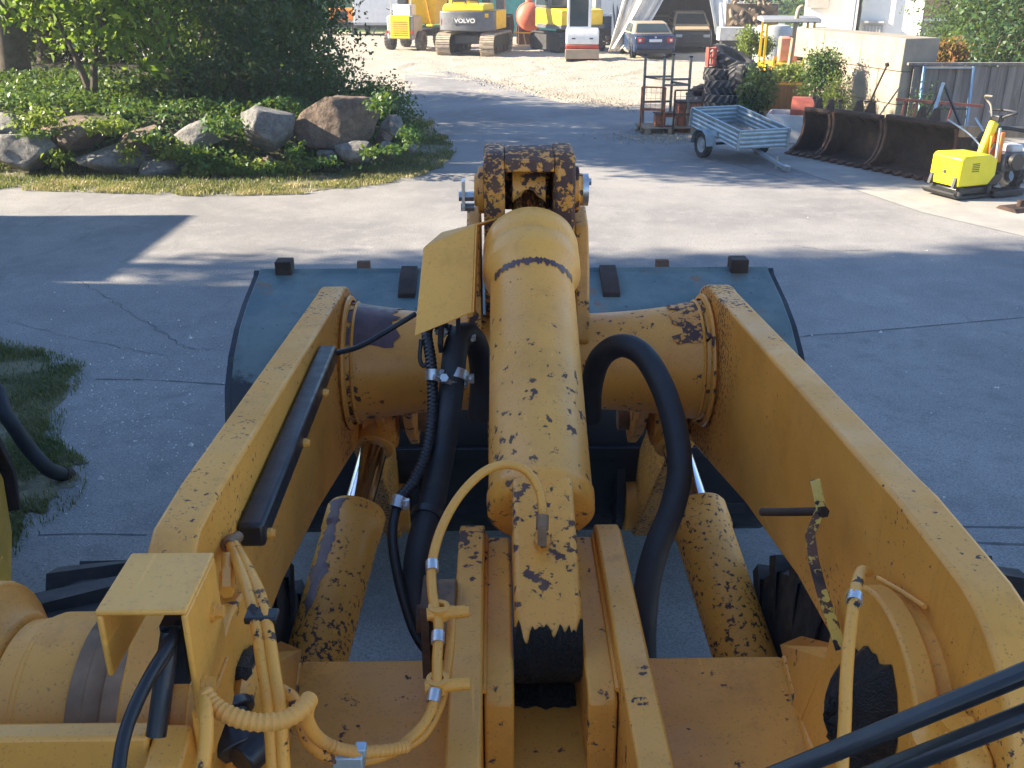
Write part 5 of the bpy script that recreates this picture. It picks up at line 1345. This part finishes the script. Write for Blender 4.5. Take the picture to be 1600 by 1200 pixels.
for s in (-1,1): MB().bb(s*.60-.13,s*.60+.13,-2.115,-2.06,.66,.86).build('tail_light',M['redlens'],c1,bevel=.01); MB().bb(s*.64-.05,s*.64+.05,-2.122,-2.1155,.70,.80).build('lamp_lens',M['white'],c1)
MB().bb(-.26,.26,-2.122,-2.10,.68,.79).build('number_plate',M['plate'],c1); MB().bb(-.80,.80,-2.17,-2.085,.40,.58).build('bumper',M['carblue'],c1,bevel=.03); MB().bb(-.7,.7,-2.13,-2.0,.24,.38).build('valance',M['carblack'],c1)
MB().lathe([(.045,0),(.045,.008)],(0,-2.105,.86),(0,-1,.1),16).build('badge',M['zinc'],c1)
p=G(1086,84); c3,b3=car('parked_van','dark people carrier with beige bonnet and missing bumper under the tent',(p.x,p.y+2.15,0),R(-4),'carblack','beige',True)
m=MB(); m.sheet([(-.76,-1.98,.95),(.76,-1.98,.95),(.72,-1.27,1.135),(-.72,-1.27,1.135)],.02,(0,-.2,1)); m.build('bonnet',M['beige'],c3)
for s in (-1,1): MB().bb(s*.60-.14,s*.60+.14,-2.16,-2.10,.68,.80).build('headlight',M['galv'],c3,bevel=.015)
MB().bb(-.42,.42,-2.165,-2.12,.52,.80).build('grille',M['dark'],c3); MB().bb(-.6,.6,-2.2,-2.1,.30,.42).build('crash_bar',M['dark'],c3)
p=G(1000,60); c4,_=car('parked_car','pale hatchback parked deep in the tent behind the saloon',(p.x+.3,p.y-5.5,0),R(2),'carblack','beige')

# ---- dark blue trailer bed, teal containers, firewood, more clutter behind
p=G(955,72); bt=thing('blue_trailer','dark blue flat trailer with curved silver pipes beside the tent','trailer',(p.x,p.y+.5,0),R(0))
MB().bb(-.9,1.2,0,3,.75,1.35).build('box_body',M['carblue'],bt,bevel=.02); MB().bb(-.9,1.2,-.05,2.9,.45,.745).build('frame',M['dark'],bt)
for s in (-.5,.8): m=MB(); tyre_mb(m,(s,.6,.36),(1,0,0),.36,.22,.2,16,.01); m.build('wheel',M['tyre'],bt)
for k in range(2): MB().tube(spline([(-.1,-.1,1.38+k*.06),(.5,-.2,1.4+k*.08),(1.0,-.3,1.2+k*.08),(1.3,-.4,.85+k*.1)],5),.04,8).build('curved_pipe',M['galv'],bt)
MB().bar((-.3,-.3,.2),(1.2,-.4,.75),.07,.07).build('rusty_bar',M['steelrust'],bt)
for i,(px,Y,W,mt,lab) in enumerate(((812,58,7.0,'teal','teal sheet covered container behind the red tank'),(520,70,5,'teal','teal container far behind the orange machine'),(975,63,3.5,'lgrey','light grey container far behind the blue trailer'))):
    a=PY(px,20,Y); o=thing('container',lab,'container',(a.x,Y,0)); MB().bb(-W/2,W/2,0,2.4,0,2.5).build('box_body',M[mt],o)
    for k in range(int(W/.5)): MB().bb(-W/2+k*.5+.1,-W/2+k*.5+.3,-.03,-.001,.1,2.4).build('rib',M[mt],o)
ws=thing('log_stack','stack of grey split logs beside the tent curtain','firewood',(PY(1172,20,39).x,39,0),R(-15))
rnd=random.Random(6)
for k in range(46):
    x=rnd.uniform(-.7,.8); z=rnd.uniform(.9,2.4); MB().cyl((x,rnd.uniform(-.1,.1),z),(x+rnd.uniform(-.25,.3),.4+rnd.uniform(-.1,.3),z+rnd.uniform(.05,.5)),rnd.uniform(.06,.1),n=7).build('log',M['logbark'],ws)
MB().bb(-.9,1.0,.3,1.3,0,2.2).build('core_pile',M['logbark'],ws)
gt=thing('grey_tank','pale grey tank standing behind the yellow roofed roller','tank',(PY(1215,50,33).x,33.5,0)); MB().lathe([(.55,0),(.6,.05),(.6,1.55),(.5,1.7),(.2,1.75)],(0,0,.0),(0,0,1),28).build('shell',M['lgrey'],gt); MB().bb(-1.6,1.6,.7,1.2,1.2,1.6).build('side_board',M['offwhite'],gt); MB().bb(-1.5,1.5,.75,1.15,0,1.19).build('stand',M['dark'],gt)

# ================================================================== BOULDERS AND PLANTS
import bmesh
def boulder(label, px0,py0,px1,py1, Y, mat, seed, depth=1.0):
    a=PY(px0,py1,Y); b=PY(px1,py0,Y); cx=(a.x+b.x)/2; w=abs(b.x-a.x); h=abs(b.z-a.z)
    bm=bmesh.new(); bmesh.ops.create_icosphere(bm, subdivisions=4, radius=.5)
    rnd=random.Random(seed); planes=[]
    for k in range(20):
        n=Vector((rnd.gauss(0,1),rnd.gauss(0,1),rnd.gauss(0,1))).normalized(); planes.append((n,rnd.uniform(.24,.41)))
    for v in bm.verts:
        p=v.co.copy()
        for n,d in planes:
            e=p.dot(n)-d
            if e>0: p-=n*e*.985
        p*=1+.07*mnoise.noise(p*3+Vector((seed,0,0)))+.05*mnoise.noise(p*9+Vector((seed,3,0)))+.02*mnoise.noise(p*24)
        v.co=p
    xs=[v.co.x for v in bm.verts]; ys=[v.co.y for v in bm.verts]; zs=[v.co.z for v in bm.verts]
    D=min(w,1.3)*.8*depth
    for v in bm.verts:
        v.co=Vector(((v.co.x-(max(xs)+min(xs))/2)/(max(xs)-min(xs))*w, (v.co.y-(max(ys)+min(ys))/2)/(max(ys)-min(ys))*D, (v.co.z-min(zs))/(max(zs)-min(zs))*h*1.02))
    me=bpy.data.meshes.new('boulder'); bm.to_mesh(me); bm.free()
    me.polygons.foreach_set('use_smooth',[True]*len(me.polygons)); me.materials.append(M[mat])
    o=bpy.data.objects.new('boulder',me); COL.objects.link(o); o.location=(cx,Y+D*.30,a.z-h*.02)
    return tag(o,label,'boulder','boulders of the embankment')
bl=[('pale boulder at the top of the wall beside the brown slab',-30,178,30,222,17.3,'rock_pale'),('flat brown slab boulder above two pale boulders',46,188,152,240,17.0,'rock_brown'),
    ('large pale boulder at the foot of the wall below the brown slab',-25,210,82,270,16.75,'rock_pale'),('grey boulder at the wall foot beside the pale one',118,226,222,278,16.7,'rock_grey'),
    ('low wedge shaped grey boulder at the wall foot in leaves',218,247,294,286,16.65,'rock_grey'),('dark brown boulder half buried above the grey boulders',178,200,262,246,16.95,'rock_brown'),
    ('pointed light grey boulder in ground cover',268,190,340,232,17.0,'rock_pale'),('tall speckled grey granite boulder with a pointed top',372,168,455,240,16.9,'rock_grey'),
    ('biggest brown boulder of the embankment under the shrub',458,150,592,230,17.3,'rock_brown'),('rounded pale boulder in grass below the biggest brown one',522,222,575,256,16.9,'rock_pale'),
    ('small pale boulder below the shrub at the embankment corner',593,180,628,214,18.3,'rock_pale'),('small pale boulder in grass at the road bend',592,221,626,248,17.2,'rock_pale'),
    ('tiny tan boulder between the brown boulder and the corner',584,204,612,226,17.6,'rock_brown'),('small grey stone at the grassy road bend corner',628,222,652,240,17.5,'rock_grey'),
    ('small brown stone in the ground cover under the granite boulder',398,244,430,272,16.7,'rock_brown'),('flat grey stone buried in grass beside the rounded boulder',494,236,524,256,16.9,'rock_grey')]
for i,(l,x0,y0,x1,y1,Y,mt) in enumerate(bl): boulder(l,x0,y0,x1,y1,Y,mt,i+1)

NR=np.random.default_rng(7)
def leaf_mesh(name, P, size, mat, parent, up=.6, wid=.55, seed=1, var=.35):
    """P: (n,3) leaf bases -> one mesh of folded kite shaped leaves"""
    r=np.random.default_rng(seed); n=len(P)
    d=r.normal(size=(n,3)); d[:,2]-=.35; d/=np.linalg.norm(d,axis=1)[:,None]
    nn=r.normal(size=(n,3))*.7; nn[:,2]+=up; nn-=d*(nn*d).sum(1)[:,None]; nn/=np.linalg.norm(nn,axis=1)[:,None]
    s=np.cross(d,nn); L=(size*(1+var*r.uniform(-1,1,n)))[:,None]; W=L*wid*.5
    b=P; m=P+d*L*.45; t=P+d*L-nn*L*.12
    v=np.stack([b, m+s*W+nn*L*.08, t, m-s*W+nn*L*.08],1).reshape(-1,3)
    me=bpy.data.meshes.new(name); me.vertices.add(4*n); me.vertices.foreach_set('co',v.astype(np.float32).ravel())
    me.loops.add(4*n); me.loops.foreach_set('vertex_index',np.arange(4*n,dtype=np.int32))
    me.polygons.add(n); me.polygons.foreach_set('loop_start',np.arange(0,4*n,4,dtype=np.int32)); me.polygons.foreach_set('loop_total',np.full(n,4,dtype=np.int32))
    me.update(calc_edges=True); me.validate(); me.materials.append(M[mat])
    o=bpy.data.objects.new(name,me); COL.objects.link(o)
    if parent: o.parent=parent
    return o
def crown_pts(blobs, n, per=14, spread=.16, seed=1, shell=.55):
    r=np.random.default_rng(seed); B=np.array([(*b[0],*b[1]) for b in blobs],float)
    vol=(B[:,3]*B[:,4]*B[:,5])**.8; nc=max(1,n//per)
    ix=r.choice(len(B),nc,p=vol/vol.sum()); q=r.normal(size=(nc,3)); q/=np.linalg.norm(q,axis=1)[:,None]
    rad=shell+(1.06-shell)*r.uniform(size=nc)**.7
    c=B[ix,:3]+q*rad[:,None]*B[ix,3:]
    P=np.repeat(c,per,0)+r.normal(size=(nc*per,3))*spread*np.array([1,1,.7])
    return P, c
def branch(mb,a,b,r0,r1,bend,rnd):
    a,b=Vector(a),Vector(b); mid=a.lerp(b,.5)+Vector((rnd.uniform(-bend,bend),rnd.uniform(-bend,bend),rnd.uniform(0,bend)))
    P=spline([a,mid,b],5); N=len(P); mb.tube(P,r0,8,rfun=lambda i: lerp(r0,r1,i/(N-1)))
def tree(name,label,cat,base,stems,blobs,n,leaf,mat,seed,per=14,spread=.16,shell=.5,group=None,r0=.09,up=.6,wid=.55,limbs=22):
    """stems: list of (start,end) in local coordinates; blobs local"""
    t=thing(name,label,cat,base,0,group); rnd=random.Random(seed)
    P,c=crown_pts(blobs,n,per,spread,seed,shell)
    tr=MB()
    for (a,b) in stems: branch(tr,a,b,r0,r0*.45,.18,rnd)
    ends=[Vector(s[1]) for s in stems]
    for k in range(limbs):
        tgt=Vector(c[rnd.randrange(len(c))]); e=min(ends,key=lambda q:(q-tgt).length); branch(tr,e.lerp(tgt,-.05) if False else e,tgt,r0*.38,r0*.08,.2,rnd)
    tr.build('trunk',M['bark'],t)
    o=leaf_mesh('crown',P,leaf,mat,t,up,wid,seed); stuff(o)
    return t
def mz(x,y): return mound_h(x,y)
# left tree with large bright leaves
b=PY(146,160,19.6); bx,by=b.x,19.6
tree('young_tree','bright green broadleaf tree with forked pale trunk above the boulders','tree',(bx,by,mz(bx,by)-.05),
     [((0,0,0),(-.5,.1,1.5)),((.02,0,0),(.35,-.1,1.3)),((-.5,.1,1.5),(-1.3,.0,3.2)),((.35,-.1,1.3),(.9,.2,3.4))],
     [((-1.1,-.2,2.3),(1.5,1.1,1.0)),((.9,-.3,1.75),(1.15,.9,1.1)),((1.3,.2,2.9),(1.4,1.2,1.2)),((-1.6,.3,3.5),(1.4,1.2,1.3)),((.3,.2,4.3),(2.0,1.7,1.6)),((1.35,-.35,.95),(.75,.6,.6)),((-1.2,.3,5.6),(1.8,1.6,1.3)),((1.5,-1.3,4.6),(2.2,1.5,1.1)),((1.8,-1.6,5.4),(2.0,1.3,1.1)),((2.6,-1.2,6.2),(2.2,1.5,1.2)),((.4,-1.0,6.9),(2.4,1.6,1.2)),((1.0,-1.9,5.4),(2.6,1.1,1.0)),((3.6,-1.7,6.4),(2.2,1.1,1.0)),((2.0,-1.9,6.9),(2.2,1.1,.9)),((-.1,.5,1.5),(1.2,.6,.7))],
     23000,.175,'leaf_bright',11,per=9,spread=.2,shell=.35,r0=.085,up=.8,wid=.5)
# dark tall trees
def dark_tree(label,px,Y,H,rx,seed,n,mat='leaf_dark',leaf=.10,zlow=.6,ry=None):
    x=PY(px,100,Y).x; ry=ry or rx*.85; r=random.Random(seed); bl=[]
    for k in range(13):
        f=k/12; z=lerp(zlow,H-.9,f); w=rx*(.55+.5*math.sin(math.pi*min(1,f*.9+.12)))
        bl.append(((r.uniform(-.45,.45)*rx,r.uniform(-.4,.4)*ry,z),(w*r.uniform(.55,.8),ry*r.uniform(.5,.75),H*.13+.25)))
    return tree('dark_tree',label,'tree',(x,Y,mz(x,Y)-.05),[((0,0,0),(.1,0,H*.45)),((.1,0,H*.45),(0,.1,H*.8))],bl,n,leaf,mat,seed,per=16,spread=.22,shell=.35,r0=.2,limbs=30,group='dark trees on the embankment')
dark_tree('dense dark green tree beside the bright leaved tree on the embankment',400,21.2,6.4,2.3,21,16000)
dark_tree('dark green tree above the shrub at the embankment corner',462,22.6,6.0,1.45,22,11000,zlow=.7)
dark_tree('tall dark tree behind the bright leaved tree on the embankment',250,25.0,7.6,3.0,23,17000,leaf=.13,zlow=.5)
dark_tree('tall dark tree standing deep in the embankment shade',70,25.5,8.0,3.4,24,17000,leaf=.14,zlow=.5)
dark_tree('large shady tree far up the embankment left of the others',-140,27.5,8.6,3.4,25,11000,leaf=.15,zlow=.7)
tk_=PY(20,100,22.0); o=thing('tree_trunk','thick dark bare trunk in the shade behind the bright tree','tree trunk',(tk_.x,22.0,mz(tk_.x,22)-.05)); m=MB(); m.tube(spline([(0,0,0),(.05,0,1.5),(-.1,0,3.5),(0,.1,6)],5),.32,14,rfun=lambda i:.36-.012*i); m.build('trunk',M['bark'],o); m=MB(); m.tube(spline([(-.1,0,3.4),(.8,.3,4.6),(1.3,.4,5.6)],5),.12,8); m.build('limb',M['bark'],o)
# shrub at the corner
x=PY(560,150,19.6).x
tree('corner_shrub','dense loose green shrub hanging over the biggest brown boulder','shrub',(x,19.8,mz(x,19.8)-.05),[((0,0,0),(-.3,0,.9)),((0,0,0),(.4,.1,.8)),((0,0,0),(.1,-.2,1.1))],
     [((-.9,.1,.65),(.8,.7,.5)),((.0,-.2,.5),(.8,.8,.5)),((.4,.1,.6),(.6,.7,.5)),((-.7,.3,1.15),(.6,.6,.4)),((.75,.2,.15),(.45,.6,.45)),((-1.5,.0,.6),(.8,.6,.5))],13000,.075,'leaf_mid',31,per=16,spread=.12,shell=.3,r0=.03,limbs=40)
x=PY(400,150,19.0).x
tree('undergrowth_bush','dark leafy undergrowth bush above the granite boulder','bush',(x,19.2,mz(x,19.2)-.05),[((0,0,0),(-.3,0,.7)),((0,0,0),(.4,.1,.7))],
     [((-.8,.1,.5),(.9,.7,.5)),((.4,-.1,.6),(.9,.7,.55)),((-1.8,.2,.3),(.9,.6,.4)),((.2,.4,1.2),(1.1,.7,.6))],8000,.09,'leaf_dark',32,per=14,spread=.14,shell=.3,r0=.03)
# ground cover on the mound and between the stones
r=np.random.default_rng(3); pts=[]
while len(pts)<26000:
    x=r.uniform(-15,-2.3); y=r.uniform(16.7,21.8)
    px=800+FPX*x/(y*CP+2.6*SP)
    h=mound_h(x,y)
    if h<.12 and r.uniform()<.85: continue
    dn=vnoise(x,y,.9,12)
    if y<17.35:
        if x<-7.0 and dn<.05: continue
        if x>-7.0 and dn<-.35: continue
    if vnoise(x,y,.6,4)<-.55: continue
    pts.append((x,y,h+r.uniform(.0,.16)+max(0,dn)*.25))
stuff(leaf_mesh('ground_cover',np.array(pts),.09,'leaf_ivy',None,1.1,.7,5)); gc=bpy.data.objects['ground_cover']; tag(gc,'leafy green ground cover on the embankment','ground cover',kind='stuff')
r=np.random.default_rng(4); pts=[]
for (px,py,rx,rz_,n) in ((60,185,38,18,420),(165,196,38,10,380),(200,240,16,14,200),(268,240,24,16,480),(310,268,26,14,360),(360,265,36,14,420),(90,245,18,12,200),(420,262,40,14,400)):
    for k in range(n):
        q=PY(px+r.normal()*rx*.55,py+r.normal()*rz_*.5,16.75+r.uniform(-.25,.35)); pts.append((q.x,q.y,max(.04,q.z)))
o=leaf_mesh('wild_plants',np.array(pts),.095,'leaf_yel',None,1.0,.6,6); tag(o,'sunlit yellow green weeds between the boulders','weeds',kind='stuff')

r=np.random.default_rng(14); pts=[]
for (px,py,rx,rz_,n) in ((305,240,32,12,450),(345,258,40,16,650),(420,264,45,10,450),(460,238,14,12,200),(500,252,30,6,250),(580,236,14,6,120),(610,232,26,5,160),(60,208,35,4,120),(596,160,18,14,300),(640,212,16,12,200),(235,215,24,8,200),(345,195,30,12,400)):
    for k in range(n):
        q=PY(px+r.normal()*rx*.5,py+r.normal()*rz_*.55,16.6+r.uniform(-.2,.5)); pts.append((q.x,q.y,max(.04,q.z)))
o=leaf_mesh('shade_plants',np.array(pts),.085,'leaf_ivy',None,.9,.6,16); tag(o,'dark leafy weeds hugging the boulders','weeds',kind='stuff')
def inside(poly,x,y):
    c=False; j=len(poly)-1
    for i in range(len(poly)):
        xi,yi=poly[i][0],poly[i][1]; xj,yj=poly[j][0],poly[j][1]
        if ((yi>y)!=(yj>y)) and x<(xj-xi)*(y-yi)/(yj-yi)+xi: c=not c
        j=i
    return c
def grass(name,label,poly,n,h,mat,seed,dens=None,zf=None,w=.008):
    r=np.random.default_rng(seed); xs=[p[0] for p in poly]; ys=[p[1] for p in poly]; V_=[];F=[]
    c=0
    while c<n:
        x=r.uniform(min(xs),max(xs)); y=r.uniform(min(ys),max(ys))
        if not inside(poly,x,y): continue
        if dens and r.uniform()>dens(x,y): c+=0; continue
        z=zf(x,y) if zf else .02
        a=r.uniform(0,6.28); hh=h*r.uniform(.4,1.2); lean=r.uniform(.1,1.1)*hh; dx,dy=math.cos(a),math.sin(a); o=len(V_)
        V_+= [(x-dy*w,y+dx*w,z),(x+dy*w,y-dx*w,z),(x+dx*lean*.4+dy*w*.6,y+dy*lean*.4-dx*w*.6,z+hh*.7),(x+dx*lean*.4-dy*w*.6,y+dy*lean*.4+dx*w*.6,z+hh*.7),(x+dx*lean,y+dy*lean,z+hh*.95)]
        F+= [(o,o+1,o+2,o+3),(o+3,o+2,o+4)]; c+=1
    me=bpy.data.meshes.new(name); me.from_pydata(V_,[],F); me.materials.append(M[mat]); ob=bpy.data.objects.new(name,me); COL.objects.link(ob)
    return tag(ob,label,'grass',kind='stuff')
edge=[G(-30,294),G(150,299),G(320,305),G(470,302),G(590,289),G(668,272),G(704,249),G(702,226),G(676,199),G(646,178),G(640,200),G(640,226),G(600,244),G(480,262),G(300,276),G(150,270),G(-30,262)]
def jag(poly,amp,n=14,s=3.0):
    out=[]
    for i in range(len(poly)):
        a_,b_=poly[i],poly[(i+1)%len(poly)]
        for k in range(n):
            q=a_.lerp(b_,k/n); out.append((q.x+amp*vnoise(q.x,q.y,s,1),q.y+amp*vnoise(q.x,q.y,s,2)+amp*.5*vnoise(q.x,q.y,s*3.5,3)))
    return out
struct(poly_sheet('grass_verge',jag(edge,.22),.028,M['verge']))
grass('verge_grass','short dry and green grass along the foot of the boulders',jag(edge,.25),15000,.085,'grass',1,lambda x,y:max(.06,min(1,.5+1.5*vnoise(x,y,1.3,7))),lambda x,y:.028+max(0,mound_h(x,y)))
grass('dry_grass','straw coloured cut grass along the verge edge',[(p.x,p.y-.22) for p in edge[:7]]+[(p.x,p.y+.55) for p in reversed(edge[:7])],8500,.06,'grass_dry',2,lambda x,y:max(.04,min(1,.45+1.6*vnoise(x,y,1.7,9))),lambda x,y:.03)
gp=[V(-6.5,9.0,0),G(-60,520),G(60,548),G(135,572),G(128,605),G(110,640),G(95,690),G(140,730),G(135,780),G(90,830),G(40,870),G(-60,900),V(-6.5,4.6,0)]
gc_=sum((Vector((p.x,p.y,0)) for p in gp),Vector())/len(gp); gpo=[]
for i in range(len(gp)):
    a_,b_=gp[i],gp[(i+1)%len(gp)]
    for k in range(8):
        q=a_.lerp(b_,k/8); q=gc_+(q-gc_)*(.86+.22*vnoise(q.x,q.y,2.3,4)+.12*vnoise(q.x,q.y,7,5)); gpo.append((q.x,q.y))
struct(poly_sheet('grass_patch',gpo,.030,M['verge']))
grass('patch_grass','patchy grass beside the yellow attachment',[(p.x,p.y) for p in gp],52000,.045,'grass',3,lambda x,y:max(.05,min(1,.45+1.3*vnoise(x,y,2.2,3)))*(1.0 if inside(gpo,x,y) else .22),lambda x,y:.03,.004)
# loose stones and litter
r=np.random.default_rng(9); m=MB()
for k in range(1100):
    if k<650: p=G(r.normal(215,75),r.normal(655,55))
    elif k<1000: p=G(r.uniform(60,420),r.uniform(440,900))
    else: p=G(r.uniform(1230,1600),r.uniform(340,900))
    s=abs(r.normal(.004,.0035))+.002
    if k%40==0: s*=2.4
    a=r.uniform(0,6); m.add([(p.x+s*math.cos(a),p.y+s*math.sin(a),.027),(p.x+s*math.cos(a+2.1),p.y+s*math.sin(a+2.1),.027),(p.x+s*math.cos(a+4.2),p.y+s*math.sin(a+4.2),.027),(p.x,p.y,.027+s*.9)],[(0,1,3),(1,2,3),(2,0,3)])
o=m.build('loose_stones',M['offwhite'],None,smooth=False); tag(o,'small loose stones scattered on the concrete','stones',kind='stuff')
r=np.random.default_rng(19); m=MB()
for k in range(2200):
    u_=r.uniform(); p=G(lerp(700,1000,u_)+r.normal(0,6),lerp(114,168,u_**.8)+r.normal(0,4)) if k<1100 else G(r.normal(1045,38),r.normal(216,5))
    s=abs(r.normal(.014,.01))+.006; a=r.uniform(0,6); z=.022
    m.add([(p.x+s*math.cos(a),p.y+s*math.sin(a),z),(p.x+s*math.cos(a+2.1),p.y+s*math.sin(a+2.1),z),(p.x+s*math.cos(a+4.2),p.y+s*math.sin(a+4.2),z),(p.x,p.y,z+s)],[(0,1,3),(1,2,3),(2,0,3)])
o=m.build('gravel_stones',M['gravel'],None,smooth=False); tag(o,'loose gravel spilling over the road edge','gravel',kind='stuff')

# ---- shrubs by the roller and skip
def bush(label,px,py,Y,rx,rz_,n,leaf,mat,seed,ry=None,z0=0.0):
    c=PY(px,py,Y); r=random.Random(seed); bl=[]
    for k in range(6): bl.append(((r.uniform(-.6,.6)*rx,r.uniform(-.5,.5)*(ry or rx*.6),c.z+r.uniform(-.6,.5)*rz_),(rx*r.uniform(.35,.6),(ry or rx*.6)*.6,rz_*r.uniform(.35,.6))))
    return tree('wild_bush',label,'bush',(c.x,Y,z0),[((0,0,0),(-.2*rx,0,c.z)),((0,0,0),(.3*rx,.1,c.z))],bl,n,leaf,mat,seed,per=10,spread=.10,shell=.2,r0=.025,limbs=18,group='bushes around the roller')
bush('bright leafy bush between the tyre pile and the ochre skip',1190,132,24.3,.40,.6,3000,.10,'leaf_mid',41)
bush('yellow green bush growing over the ochre skip',1232,112,25.2,.75,.32,3600,.08,'leaf_yel',42)
bush('tall loose bush between the ochre skip and concrete wall',1292,112,22.6,.52,.72,4200,.07,'leaf_mid',43)
bush('pale bush behind the tyre pile beside the roller',1178,68,29.5,.5,.45,2400,.09,'leaf_yel',44)
bush('low green weeds at the foot of the concrete wall',1312,140,22.0,.28,.5,1600,.06,'leaf_yel',45)
# ---- trees behind the fence
def rtree(label,px,Y,H,rx,seed,n,mat,leaf=.13,zlow=.8):
    x=PY(px,60,Y).x; r=random.Random(seed); bl=[]
    for k in range(10): bl.append(((r.uniform(-.5,.5)*rx,r.uniform(-.4,.4)*rx,lerp(zlow,H-.7,k/9)),(rx*r.uniform(.5,.75),rx*r.uniform(.45,.65),H*.17)))
    return tree('garden_tree',label,'tree',(x,Y,0),[((0,0,0),(.1,0,H*.5)),((.1,0,H*.5),(0,.1,H*.8))],bl,n,leaf,mat,seed,per=14,spread=.2,shell=.3,r0=.12,group='trees behind the fence')
rtree('dark green garden tree behind the far end of the timber fence',1585,25.0,4.6,1.5,51,8000,'leaf_dark')
rtree('green garden tree behind the middle of the timber fence',1535,27.0,4.8,1.5,52,7500,'leaf_mid',.12)
rtree('pale green bush between the timber house and the garden trees',1478,33.0,3.0,1.3,53,4500,'leaf_mid',.10)
rtree('dense dark garden tree outside the frame behind the fence',1640,23.8,4.8,1.6,55,5000,'leaf_dark')
bush('orange leaved shrub rising behind the fence and concrete wall',1478,80,24.2,.42,.45,2200,.10,'leaf_orange',54)
# climbing plant on the fence front
c=PY(1447,180,20.6); o=leaf_mesh('climbing_plant',np.column_stack([c.x+np.random.default_rng(2).normal(0,.18,900),20.75+np.random.default_rng(3).uniform(-.1,.15,900),np.clip(.45+np.random.default_rng(4).normal(0,.3,900),.03,1.2)]),.06,'leaf_dark',None,.8,.6,8); tag(o,'dark climbing weeds in front of the timber fence','weeds',kind='stuff')
# dapple tree that stands left of the camera beside the hall
tree('yard_tree','broadleaf tree beside the tall hall','tree',(-21.0,12.6,0),[((0,0,0),(.1,-.1,5.5)),((.1,-.1,5.5),(.3,-.3,10))],[((0,-.5,9.6),(2.2,.7,1.2)),((1.0,-.4,10.8),(2.4,.8,1.3)),((-.5,-.3,12.0),(2.4,.9,1.2)),((1.6,-.1,12.2),(2.2,.8,1.1)),((.4,.2,13.4),(2.4,.9,1.1)),((-.5,.7,14.6),(2.0,.8,.9))],9000,.22,'leaf_mid',61,per=12,spread=.3,shell=.3,r0=.16)
for i,px in enumerate((20,170,320)):
    dark_tree(['dark thicket closing the shade behind the thick trunk','dark thicket closing the shade behind the bright tree','dark thicket closing the shade behind the dense tree'][i],px,28.6,4.6,3.0,95+i,8000,leaf=.17,zlow=.3)
# hedge far behind the yard
for i,(px,Y,H,rx) in enumerate(((700,66,5,5),(870,70,5,5),(450,66,6,6),(1010,76,6,7),(1170,72,5,6),(1290,62,4,4),(600,78,7,7))):
    x=PY(px,10,Y).x; r=random.Random(70+i); bl=[((r.uniform(-.7,.7)*rx,r.uniform(-.5,.5),r.uniform(.5,H)),(rx*.45,1.2,H*.25)) for k in range(8)]
    tree('hedge_tree',['green hedge tree behind the crawler excavator','dark hedge tree behind the red tank','green hedge tree hidden behind the embankment trees','dark hedge tree far behind the tent','green hedge tree behind the log stack','dark hedge tree behind the white house','green hedge tree far behind the dumper'][i],'tree',(x,Y,0),[((0,0,0),(0,0,H*.6))],bl,2600,.35,['leaf_mid','leaf_dark'][i%2],80+i,per=12,spread=.5,shell=.3,r0=.15,limbs=8,group='far hedge trees')

# ================================================================== GLARE VOLUME
m = MB(); m.bb(-205, 205, -85, 165, -1.5, 18)  # added scattering volume, imitates veiling glare of the dirty windscreen
hz = m.build('glare_veil', None, None, smooth=False)
tag(hz, 'thin added volume imitating windscreen glare over the whole yard', 'glare_veil', kind='stuff')
hm = bpy.data.materials.new('glare_veil_volume'); hm.use_nodes = True
hn = hm.node_tree; hn.nodes.clear()
hv_ = hn.nodes.new('ShaderNodeVolumePrincipled'); hv_.inputs['Color'].default_value = (.92,.95,1,1); hv_.inputs['Density'].default_value = .0014; hv_.inputs['Anisotropy'].default_value = .2
ho = hn.nodes.new('ShaderNodeOutputMaterial'); hn.links.new(hv_.outputs[0], ho.inputs['Volume'])
hz.data.materials.append(hm)
